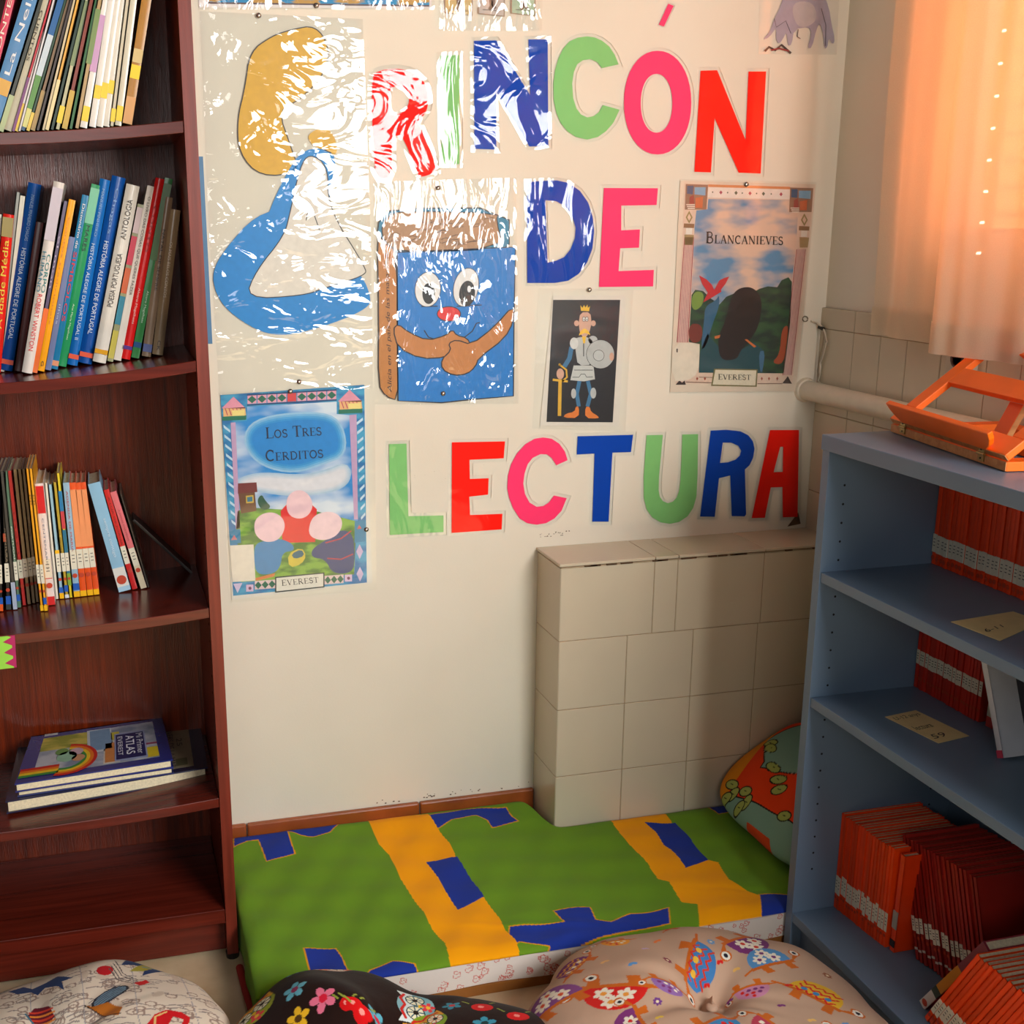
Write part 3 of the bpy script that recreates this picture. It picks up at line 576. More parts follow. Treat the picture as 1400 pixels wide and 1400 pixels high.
for x0, y0, x1, y1 in ((245, 92, 374, 240), (850, 112, 984, 254)):
    a.poly([(x0, y0), (x1, y0+4), (x1-10, y1), (x0-6, y1)], (150, 110, 84), 3, Z); a.poly([(x0+50, y0+18), (x1-14, y0+18), (x1-16, y0+66), (x0+50, y0+60)], (124, 168, 196), 4, Z)
    a.poly([(x0+8, y0+10), (x0+44, y0+10), (x0+40, y0+60), (x0+6, y0+56)], (56, 84, 120), 4, Z); a.poly([(x0+55, y0+80), (x0+100, y0+72), (x0+96, y1-10), (x0+55, y1-10)], (206, 104, 52), 4, Z); a.poly([(x0+22, y0+74), (x0+46, y0+62), (x0+50, y0+120), (x0+20, y0+120)], (160, 60, 44), 4, Z)
    for k in range(3): a.poly([(x0+2+k*4, y0+116+k*11), (x0+52, y0+116+k*11), (x0+52, y0+122+k*11), (x0+2+k*4, y0+122+k*11)], (230, 214, 196), 5, Z)
a.line([(245, 1240), (395, 1244)], .6, (120, 80, 60), 3, Z); a.line([(320, 1212), (400, 1214)], .5, (120, 80, 60), 3, Z); a.line([(660, 1250), (805, 1250)], .6, (120, 80, 60), 3, Z)
for x in (310, 355, 685, 727, 775): a.poly([(x-6, 1220), (x, 1210), (x+7, 1220), (x, 1232)], (170, 84, 60), 3, Z)
a.poly([(185, 1256), (245, 1256), (238, 1232), (222, 1244), (208, 1230), (196, 1244)], (60, 44, 40), 3, Z); a.poly([(805, 1248), (860, 1250), (836, 1206)], (60, 44, 40), 3, Z)
a.poly([(408, 1162), (662, 1166), (656, 1268), (392, 1262)], (120, 112, 66), 5, Z); a.poly([(416, 1169), (654, 1173), (648, 1261), (400, 1255)], (226, 212, 184), 6, Z)
fn = wallfn(7)
def ztext(b, s, q0, q1, hb, hs, Z, lvl=7, col=(40, 30, 26)): p0, p1 = Z([q0, q1]); serif_text(b.mb, s, p0, p1, hb, hs, wallfn(lvl), ink(col))
ztext(a, 'BLANCANIEVES', (360, 434), (812, 445), 15.6, 11.2, Z); ztext(a, 'EVEREST', (432, 1226), (624, 1228), 7.6, 7.0, Z, 8)
a.poly(rnd([(165, 1010), (322, 1016), (326, 1050), (318, 1190), (250, 1236), (162, 1232)], 1), (228, 214, 192), 6, Z); a.text('1', (190, 1068), (198, 1068), 5, (60, 50, 44), 7, Z)
sheet('laminated_cover_sheet', [(929, 245), (1117, 249), (1090, 537), (915, 538)], a, 'laminated cover sheet with cloudy sky, red bird and dark woods', F_CALM, cat='poster', base=[(930, 247), (1115.5, 252), (1088, 535), (916, 536)], basecol=(226, 206, 182))
# 5 cover sheet LOS TRES CERDITOS
Z = Zm(280, 510, 4.242); a = Art()
a.poly([(90, 128), (925, 68), (940, 1215), (165, 1292)], cloud_mat('blue_border', (20, 112, 170), (64, 160, 196), 30), 1, Z)
pic = [(245, 196), (765, 166), (765, 238), (838, 244), (888, 850), (866, 1168), (210, 1212), (182, 900), (150, 288), (245, 276)]
a.poly(pic, cloud_mat('poster_sky', (20, 136, 204), (214, 222, 228), 9, .44, .62), 2, Z)
core = rnd([(270, 310), (430, 260), (690, 250), (780, 310), (800, 460), (690, 500), (520, 560), (340, 520), (250, 420)])
for k, c_ in enumerate(((150, 192, 218), (112, 176, 214), (72, 160, 210), (40, 146, 206), (12, 134, 204))): a.poly(offset(core, 28-k*11), c_, 2.2+k*.2, Z)
core = rnd([(210, 620), (330, 590), (560, 610), (700, 580), (820, 530), (835, 620), (740, 680), (500, 700), (300, 670), (210, 650)])
for k, c_ in enumerate(((170, 196, 214), (192, 206, 216), (208, 212, 218), (220, 218, 220))): a.poly(offset(core, 18-k*10), c_, 3.2+k*.2, Z)
a.poly([(190, 800), (260, 780), (420, 790), (640, 800), (880, 860), (866, 1168), (210, 1212), (182, 900)], cloud_mat('poster_meadow', (70, 120, 40), (130, 176, 60), 36), 4, Z)
a.poly([(192, 640), (300, 634), (305, 690), (192, 700)], (120, 44, 40), 5, Z); a.poly([(195, 700), (290, 690), (300, 800), (210, 815)], (112, 70, 40), 5, Z); a.poly([(238, 712), (282, 708), (284, 752), (240, 756)], (214, 180, 70), 6, Z); a.poly([(245, 720), (276, 716), (277, 744), (247, 748)], (60, 120, 140), 7, Z)
a.poly(rnd([(300, 740), (330, 700), (350, 740), (390, 780), (330, 800)]), (24, 84, 60), 5, Z)
# plain rounded colour shapes in place of the figures
a.poly([(440, 800), (540, 690), (650, 790), (640, 980), (450, 985)], (226, 28, 34), 5, Z)
a.poly(rnd([(470, 740), (500, 690), (560, 675), (610, 710), (630, 770), (600, 830), (540, 850), (480, 820)]), (234, 196, 200), 6, Z)
a.poly(rnd([(285, 860), (330, 815), (400, 805), (455, 840), (468, 900), (430, 970), (350, 985), (290, 940)]), (236, 200, 204), 7, Z)
a.poly(rnd([(610, 860), (650, 815), (730, 800), (790, 830), (800, 890), (760, 950), (680, 975), (600, 945)]), (236, 204, 206), 7, Z)
a.poly(rnd([(290, 985), (380, 970), (440, 960), (510, 990), (520, 1030), (450, 1040), (440, 1120), (400, 1165), (300, 1170), (285, 1080)]), (30, 130, 184), 6, Z)
a.poly(rnd([(620, 1020), (700, 970), (790, 905), (860, 930), (870, 1060), (860, 1160), (740, 1165), (700, 1080), (620, 1070)]), (30, 60, 120), 6, Z)
a.line([(710, 1075), (790, 1080), (860, 1050)], 1, (190, 40, 60), 7, Z); a.line([(700, 985), (790, 960), (850, 915)], 1, (190, 40, 60), 7, Z)
a.poly(rnd([(480, 1050), (560, 1010), (590, 1060), (560, 1110), (490, 1130)], 1), (210, 190, 60), 6, Z); a.poly(rnd([(500, 1050), (560, 1020), (580, 1060), (520, 1080)], 1), (20, 96, 120), 7, Z)
for q in (((290, 1190), (410, 1160), (400, 1180), (300, 1205)),): a.poly(list(q), (214, 120, 60), 6, Z)
for x0, x1, n, y0 in ((245, 765, 9, 160),):
    for k in range(n):
        x = x0+(x1-x0)*(k+.5)/n; y = 155-(x-x0)*.055; w = 26
        a.poly([(x-w, y-24), (x+w, y-27), (x+w, y+23), (x-w, y+26)], (226, 160, 176) if k not in (4,) else (214, 60, 60), 3, Z)
        if k != 4: a.poly([(x-w, y), (x, y-22), (x+w, y), (x, y+22)], (24, 104, 76), 4, Z)
a.line([(245, 186), (765, 156)], 1.2, (10, 60, 110), 4, Z); a.line([(245, 128), (765, 98)], 1.2, (10, 60, 110), 4, Z)
for x, y in ((168, 205), (842, 165)):
    a.poly([(x-70, y), (x-2, y-68), (x+70, y)], (226, 150, 166), 5, Z); a.poly([(x-62, y), (x+66, y-6), (x+72, y+44), (x-60, y+52)], (230, 180, 120), 5, Z); a.poly([(x-66, y+48), (x+72, y+40), (x+72, y+66), (x-66, y+72)], (20, 116, 84), 6, Z)
    for k in range(5): a.line([(x-50+k*22, y), (x-36+k*22, y+40)], .8, (190, 70, 90), 6, Z)
    a.poly([(x-10, y+12), (x+62, y+8), (x+64, y+42), (x-8, y+44)], (236, 214, 130), 7, Z)
for k in range(11):
    y = 300+k*55; a.poly([(108+k*4.6, y), (146+k*4.6, y+30), (148+k*4.6, y+46), (110+k*4.6, y+18)], (196, 222, 234), 3, Z)
    if k < 11: a.poly([(880+k*2.5, y-14), (916+k*1.4, y-42), (917+k*1.4, y-26), (882+k*2.5, y+2)], (196, 222, 234), 3, Z)
a.poly([(150, 288), (178, 286), (205, 900), (180, 905)], (196, 160, 190), 4, Z); a.poly([(838, 244), (880, 240), (888, 848), (866, 850)], (196, 160, 190), 4, Z)
a.poly([(140, 912), (205, 905), (210, 985), (148, 992)], (24, 130, 170), 5, Z); a.poly([(152, 970), (170, 938), (188, 966)], (210, 130, 130), 6, Z); a.poly([(870, 860), (930, 850), (934, 975), (868, 985)], (24, 130, 170), 5, Z); a.poly([(884, 905), (895, 880), (910, 902)], (210, 90, 90), 6, Z)
for x, y in ((898, 1035), (900, 1165)): a.poly([(x, y-42), (x+20, y), (x, y+44), (x-20, y)], (206, 186, 214), 5, Z)
for x0, x1, n in ((290, 410, 3), (695, 805, 3)):
    for k in range(n):
        x = x0+(x1-x0)*(k+.5)/n; y = 1232-(x-290)*.075; w = (x1-x0)/n/2
        a.poly([(x-w, y-24), (x+w, y-27), (x+w, y+23), (x-w, y+26)], (226, 200, 196), 5, Z); a.poly([(x-w, y), (x, y-22), (x+w, y), (x, y+22)], (24, 104, 76), 6, Z)
for x, y in ((262, 1248), (834, 1190)): a.poly([(x-22, y-20), (x+20, y-22), (x+20, y+18), (x-22, y+20)], (220, 190, 214), 5, Z); a.oval(x, y, 9, 9, (120, 60, 90), 6, Z)
a.poly([(165, 1222), (190, 1276), (218, 1218)], (210, 196, 220), 5, Z)
a.poly([(408, 1182), (694, 1156), (694, 1243), (408, 1274)], (30, 50, 50), 7, Z); a.poly([(415, 1189), (687, 1163), (687, 1237), (415, 1266)], (226, 220, 204), 8, Z)
ztext(a, 'LOS TRES', (354, 380), (682, 360), 15, 11, Z, 6, (20, 36, 66)); ztext(a, 'CERDITOS', (354, 512), (692, 490), 15, 11, Z, 6, (20, 36, 66)); ztext(a, 'EVEREST', (446, 1234), (664, 1214), 8, 7.4, Z, 9)
a.poly([(145, 1000), (283, 994), (294, 1204), (160, 1212)], (226, 216, 198), 8, Z)
sheet('laminated_cover_sheet', [(299, 537), (512, 530), (515, 806), (314, 824)], a, 'blue-bordered laminated cover sheet beside the bookcase, lowest on the wall', F_CALM, cat='poster', base=[(302, 541), (499, 526), (509, 797), (317, 820)], basecol=(226, 220, 206))
# 6 strip of a poster cut by the top of the view
a = Art(); a.poly([(284, -60), (587, -60), (587, 7), (284, 4)], cloud_mat('blue_gold_print', (20, 140, 190), (200, 150, 60), 24, .5, .56), 1); a.line([(284, 4), (587, 8)], 1.4, (90, 60, 60), 2)
sheet('poster', [(266, -66), (596, -66), (594, 13), (272, 13)], a, 'blue and gold poster cut off by the top edge, above the tall sheet', F_WAVE, cat='poster', base=[(270, -64), (592, -64), (590, 12), (272, 10)], basecol=(236, 224, 216))
# 7 three little cards under one film
a = Art()
for x0, x1, y, c in ((609, 645, 20.5, (206, 170, 96)), (655, 689, 21.5, (196, 176, 160)), (700, 731, 21, (160, 184, 150))):
    a.poly([(x0-2, -40), (x1+2, -40), (x1+1, y+1.5), (x0-2, y-2.5)], (150, 120, 90), 1); a.poly([(x0, -40), (x1, -40), (x1-.5, y), (x0, y-3.5)], c, 2)
    cx = (x0+x1)/2; a.line([(cx-2, -8), (cx, 8), (cx-3, 13)], 3, (130, 90, 50), 3); a.line([(cx+3, -8), (cx+2, 6), (cx+5, 12)], 3, (120, 84, 60), 3); a.line([(x0+5, 13), (x1-5, 15)], .6, (90, 66, 46), 3)
sheet('laminated_sheet', [(599, -60), (742, -60), (741, 42), (600, 42)], a, 'clear laminated strip holding three little picture cards, top middle', F_WAVE, cat='laminated sheet', part='picture_cards')
# 8 grey donkey sticker
Z = z3; a = Art(); G = (172, 162, 176)
a.poly(rnd([(955, -60), (1130, -60), (1168, 40), (1178, 110), (1196, 190), (1185, 215), (1165, 180), (1160, 225), (1145, 235), (1140, 170), (1125, 110), (1108, 135), (1085, 230), (1062, 230), (1085, 160), (1070, 128), (1000, 140), (988, 215), (970, 218), (964, 150), (945, 190), (925, 212), (912, 180), (915, 130), (880, 180), (848, 192), (885, 150), (905, 90), (940, 20)], 1), G, 1, Z)
a.poly(rnd([(985, 10), (1090, 5), (1115, 90), (1060, 135), (1005, 120)]), (190, 182, 182), 2, Z)
a.line([(1130, 40), (1152, 120), (1150, 220)], .8, (96, 84, 96), 3, Z); a.line([(1020, 140), (1015, 175), (1030, 185)], .8, (110, 84, 84), 3, Z); a.line([(905, 90), (915, 130), (960, 100), (985, 160)], .7, (96, 84, 96), 3, Z)
a.line([(860, 245), (880, 225), (910, 240), (940, 215), (985, 255)], 2, (40, 32, 34), 2, Z); a.line([(890, 240), (930, 232), (975, 244)], 1.5, (150, 30, 34), 3, Z)
r = sheet('paper_cut_out', [(1038, -20), (1148, -20), (1144, 75), (1037, 74)], a, 'grey four-legged animal paper cut-out at the top right of the wall', F_CALM, cat='cut-out', part='printed_picture')
# narrow blue strip showing between bookcase and wall
a = MB(); wall_prism(a, [[(262, 214), (277.5, 214), (290.5, 470), (262, 470)]], YW-.0005, .0015, mat((70, 120, 160), rough=.4))
tag(a.build('card_strip', org=tuple(at(280, 470, 1, YW))), 'narrow blue card edge peeping out behind the dark bookcase upright', 'card')
# tacks
TM = mat((196, 190, 180), rough=.22, var=.05, metal=.9)
tk = None
for i, (u, v, lb) in enumerate(((353.6, 21, 'silver tack at the top of the tall left sheet'), (432.5, 7.5, 'silver tack under the blue and gold poster at the top edge'), (409, 522, 'silver tack at the foot of the tall left sheet'), (397, 535, 'silver tack through the top of the blue-bordered cover sheet'), (599, 257, 'silver tack above the smiling book sheet'), (606, 538, 'silver tack low on the smiling book sheet'), (806, 396, 'silver tack between the blue D and the knight card'), (1020.5, 252, 'silver tack at the top of the cover sheet with the red bird'), (501, 724, 'small tack low on the right edge of the blue-bordered cover sheet'))):
    p = tuple(at(u, v, 1, YW-.005))
    if tk is None:
        tk = empty('thumb_tack', p, label=lb, cat='tack', group='silver tacks on the wall')
        MB().lathe([(.0001, .0035), (.0022, .0032), (.0042, .0018), (.0048, 0), (.0042, -.0004), (.0001, -.0004)], p, (0, -1, 0), TM, 16).build('dome', tk, p, smooth=True)
        MB().lathe([(.0006, 0), (.0006, -.004), (.0001, -.0048)], p, (0, -1, 0), TM, 8).build('spike', tk, p)
    else: dup(tk, p, label=lb)
# ================================================================== DARK BOOKCASE
W_RED = wood_mat('mahogany_laminate', (98, 34, 22), (130, 50, 34), rough=.34, axis=2, bump=.05)
W_REDX = wood_mat('mahogany_laminate_shelf', (78, 24, 15), (108, 36, 23), rough=.22, axis=0, bump=.03)
W_BACK = wood_mat('grained_back_panel', (74, 21, 4), (120, 40, 9), rough=.28, axis=2, scale=1.3, bump=.5)
BX1, BXI, BW = -.689, -.709, .80
BXL = BXI-BW; BYF, BYB = -.177, .118
SHELF = [(1.478, .024, .018), (1.108, .027, .018), (.686, .019, .018), (.329, .016, .018), (.105, 0, .028)]
def sz(i, x):
    zr, s, t = SHELF[i]; u = min(max((BXI-x)/BW, 0), 1); return zr-4*s*u*(1-u)
bc = empty('bookcase', (BXI-BW/2, (BYF+BYB)/2, 0), label='tall dark reddish wooden bookcase with sagging shelves at the left', cat='bookcase')
o = (BXI-BW/2, (BYF+BYB)/2, 0)
b = MB(); b.box(BXI, BYF, .012, BX1, BYB+.006, 2.1, W_RED)
for k in range(30):   # pin holes inside the upright
    b.lathe([(.0028, 0), (.0028, .0006)], (BXI, BYF+.03, .2+k*.032), (-1, 0, 0), mat((20, 8, 6), rough=.9), 8)
b.build('side_panel', bc, o, bevel=.0012)
MB().box(BXL-.02, BYF, .012, BXL, BYB+.006, 2.1, W_RED).build('side_panel', bc, o, bevel=.0012)
MB().box(BXL, BYF+.002, 2.07, BXI, BYB, 2.095, W_REDX).build('top_panel', bc, o, bevel=.001)
MB().box(BXL, BYB, .06, BXI, BYB+.006, 2.09, W_BACK).build('back_panel', bc, o)
for i, (zr, s, t) in enumerate(SHELF):
    b = MB(); N = 28; vs = []
    for k in range(N+1):
        x = BXI-.0008-(BW-.0016)*k/N; z = sz(i, x); vs += [(x, BYF+.002, z), (x, BYB, z), (x, BYB, z-t), (x, BYF+.002, z-t)]
    fs = [(4*k+j, 4*k+(j+1) % 4, 4*k+4+(j+1) % 4, 4*k+4+j) for k in range(N) for j in range(4)]+[(3, 2, 1, 0), tuple(4*N+j for j in range(4))]
    b.add(vs, fs, W_REDX).build('shelf' if i < 4 else 'bottom_shelf', bc, o, bevel=.001)
MB().box(BXL, BYF+.03, .006, BXI, BYF+.048, .078, W_REDX).build('plinth', bc, o, bevel=.001)
for y in (BYF+.012, BYB-.01):
    MB().lathe([(.012, 0), (.013, .012), (.009, .014)], ((BXI+BX1)/2, y, 0), (0, 0, 1), mat((22, 18, 18), rough=.4), 12).build('foot_cap', bc, o, smooth=True)
# ------------------------------------------------------------------ books
PAGES = mat((222, 208, 176), rough=.85, var=.12, scale=220)
WHITE = mat((228, 220, 204), rough=.5, var=.04)
def make_book(name, th, h, dep, col, loc, rot_, label, group, titles=(), bands=(), sticker=None, round_=False, cat='book', pagetop=True, rough=.35):
    """spine at local y=0, thickness x, height z.  titles: (text,z0,z1,w_frac,col,down); bands: (z0,z1,col)"""
    r = empty(name, loc, rot_, label, cat, group)
    M = col if not isinstance(col, tuple) else mat(col, rough=rough, var=.06, scale=25)
    b = MB(); t = min(.0016, th*.2); hx = th/2
    if th > .009:
        b.box(-hx, 0.001, 0, -hx+t, dep, h, M).box(hx-t, 0.001, 0, hx, dep, h, M)
        n = 8; bul = min(th*.22, .005) if round_ else .0006
        vs = []
        for z in (0, h):
            for k in range(n+1): x = -hx+th*k/n; vs.append((x, -bul*math.sin(PI*k/n)+.001, z))
            for k in range(n+1): x = hx-th*k/n; vs.append((x, .003, z))
        m_ = 2*(n+1); b.add(vs, [tuple(range(m_)), tuple(reversed(range(m_, 2*m_)))]+[(k, (k+1) % m_, m_+(k+1) % m_, m_+k) for k in range(m_)], M)
    else:
        bul = .0003; b.box(-hx, 0, 0, -hx+t, dep, h, M).box(hx-t, 0, 0, hx, dep, h, M).box(-hx, 0, 0, hx, .0012, h, M)
    cov = b.build('cover', r, (0, 0, 0))
    MB().box(-hx+t*1.02, .0032, .002, hx-t*1.02, dep-.003, h-(.0025 if th > .009 else .001), PAGES).build('pages', r)
    yb = -(bul+.0002)
    for z0, z1, c in bands: MB().box(-hx*.985, yb, z0*h, hx*.985, .001, z1*h, mat(c, rough=rough, var=.04, scale=25)).build('printed_band', cov)
    if titles:
        for s, a0, a1, wf, c, down, *xo in titles:
            L_ = (a1-a0)*h; w = th*wf; y = yb-.0003; x_ = xo[0]*th if xo else 0; tb = MB()
            if down: f = lambda a, q: (q-w/2+x_, y, a1*h-a)      # reads from the top down
            else: f = lambda a, q: (w/2-q+x_, y, a0*h+a)
            put_text(tb, s, f, L_, w, mat(c, rough=.5, var=.02)); tb.build('title', cov)
    if sticker:
        for zz, hh, c in sticker:
            sb = MB()
            if c == 'dot':
                sb.lathe([(th*.40, 0), (th*.40, .0002)], (0, yb-.0004, zz), (0, -1, 0), mat((196, 66, 36), rough=.5), 16).build('round_sticker', cov); continue
            sb.box(-hx*.96, yb-.0003, zz, hx*.96, .0008, zz+hh, mat(c, rough=.5, var=.03))
            if c == (226, 218, 196) and hh > .018:
                for q in range(3): sb.box(-hx*.45, yb-.0006, zz+hh*.35+q*hh*.18, hx*.45, yb-.0003, zz+hh*.35+q*hh*.18+.0012, mat((50, 44, 44), rough=.6))
            sb.build('sticker', cov)
    return r
def place(shelf_i, bb, bt, wpx, yfix=None, dmin=-.170, dmax=-.03):
    """bottom-centre and top-centre of a spine in the photo -> pose on shelf shelf_i"""
    x = -.9
    for _ in range(6):
        z = sz(shelf_i, x)+.0015
        if yfix is not None: p = at(bb[0], bb[1], 1, yfix); y = yfix; x = p[0]
        else: p = at(bb[0], bb[1], 2, z); y = min(max(p[1], dmin), dmax); x = at(bb[0], bb[1], 1, y)[0]
    q = at(bt[0], bt[1], 1, y); dx, dz = q[0]-x, q[2]-z
    a = math.atan2(dx, dz); h = math.hypot(dx, dz)
    th = abs(at(bb[0]+wpx/2, bb[1], 1, y)[0]-at(bb[0]-wpx/2, bb[1], 1, y)[0])*math.cos(a)
    sl = math.atan((sz(shelf_i, x+.01)-sz(shelf_i, x-.01))/.02)
    return x, y, z+th/2*abs(math.sin(a)+math.sin(sl)), a, h, th
ST = (226, 218, 196)
# ---- top shelf (tops cut off by the frame): bottom x, bottom v, top x at v=tv, width, colour, words, title
Zs = Zm(0, 0, 4)
top = [  # (bx,bv,tx,tv,w,col,adj,height,titles,bands)
 (-118, 735, 42, 60, 46, (206, 60, 84), 'rose pink', .30, [('CONTES', .30, .62, .5, (240, 220, 200), 0)], [(.66, .9, (226, 130, 40))]),
 (-52, 730, 150, 60, 80, (84, 132, 176), 'wide sky blue', .34, [('La Nella vola...?', .22, .9, .42, (226, 226, 226), 0)], [(.14, .2, (214, 160, 60))]),
 (4, 724, 225, 0, 26, (50, 54, 44), 'very dark green', .31, [], [(0, .16, (170, 180, 130))]),
 (42, 718, 212, 125, 46, (186, 176, 148), 'round-topped cream', .225, [('CUENTOS', .42, .72, .34, (60, 54, 46), 1)], []),
 (72, 717, 252, 90, 13, (196, 40, 52), 'thin crimson', .245, [], [(0, .3, (120, 60, 110))]),
 (90, 716, 268, 20, 16, (30, 100, 180), 'thin bright blue', .27, [], [(0, .14, (226, 196, 60)), (.14, .5, (214, 214, 206))]),
 (106, 715, 292, 10, 14, (214, 206, 204), 'thin white', .275, [], [(.7, .9, (190, 60, 60))]),
 (124, 714, 318, 55, 30, (44, 84, 116), 'green-footed steel blue', .25, [], [(.12, .3, (90, 140, 60)), (.3, .52, (196, 206, 210)), (.02, .12, (206, 200, 120)), (.52, 1, (30, 92, 150))]),
 (152, 713, 342, 58, 16, (34, 66, 40), 'thin deep green', .25, [], [(0, .1, (226, 190, 70))]),
 (178, 711, 366, 30, 22, (132, 100, 66), 'brown', .27, [], [(0, .2, (168, 134, 72))]),
 (206, 708, 388, 15, 18, (62, 48, 42), 'blackish brown', .28, [], []),
 (236, 706, 402, 20, 17, (206, 186, 146), 'cream', .275, [], []),
 (256, 705, 420, 28, 17, (230, 166, 60), 'orange yellow', .27, [], [(0, .25, (226, 206, 150))]),
 (284, 702, 447, 34, 20, (26, 52, 36), 'blackish green', .265, [], []),
 (314, 700, 474, 0, 26, (190, 182, 140), 'pale olive', .285, [], [(.03, .11, (232, 200, 40)), (.3, .6, (128, 140, 96))]),
 (352, 698, 502, 0, 26, (130, 52, 34), 'russet', .285, [], [(0, .18, (196, 160, 60)), (.75, .95, (196, 30, 30))]),
 (386, 696, 527, 0, 20, (40, 98, 44), 'mid green', .285, [], []),
 (420, 693, 548, 0, 26, (178, 146, 96), 'tan', .285, [], [(.3, .55, (120, 140, 80))]),
 (456, 691, 573, 0, 33, (226, 218, 206), 'mauve-striped white', .285, [], [(.26, .52, (196, 150, 186)), (.03, .1, (232, 200, 40))]),
 (505, 688, 610, 0, 38, (224, 216, 204), 'white', .29, [('Contes blancs', .6, .95, .2, (190, 110, 90), 0)], [(.13, .19, (232, 200, 40))]),
 (545, 686, 640, 0, 31, (218, 208, 192), 'ivory', .29, [], [(.13, .2, (232, 200, 40))]),
 (580, 685, 668, 0, 32, (216, 206, 188), 'matt ivory', .29, [], [(.15, .21, (232, 200, 40))]),
 (612, 684, 698, 0, 22, (200, 188, 160), 'slim beige', .29, [('la lluna', .6, .9, .35, (170, 80, 70), 0)], [(.02, .08, (232, 200, 40))]),
 (646, 680, 732, 0, 30, (206, 196, 172), 'pale grey beige', .29, [], [(.02, .09, (232, 200, 40))]),
 (696, 676, 803, 0, 54, (170, 116, 34), 'wide glossy ochre', .30, [], [(.0, .12, (206, 150, 90)), (.2, .26, (236, 200, 30)), (.27, .33, (206, 180, 120))]),
]
def neighbours(L_, k, pos):
    a = L_[k-1][pos] if k else None; b = L_[k+1][pos] if k+1 < len(L_) else None
    if a and b: return 'between %s and %s' % (a, b)
    return 'at the left end before %s' % b if b else 'at the right end after %s' % a
for k, (bx, bv, tx, tv, w, c, adj, h, ti, ba) in enumerate(top):
    (p0,), (p1,) = Zs([(bx, bv)]), Zs([(tx, tv)])
    x, y, z, a, hh, th = place(0, p0, p1, w/4, yfix=-.165)
    make_book('book', th*(1.16 if w < 36 else .98), h*1.12, .21 if k % 3 else .19, c, (x, y+random.uniform(0, .006), z), (0, a, 0), '%s book %s books, top shelf' % (adj, neighbours(top, k, 6)), 'leaning books on the top shelf', ti, ba, rough=.25)
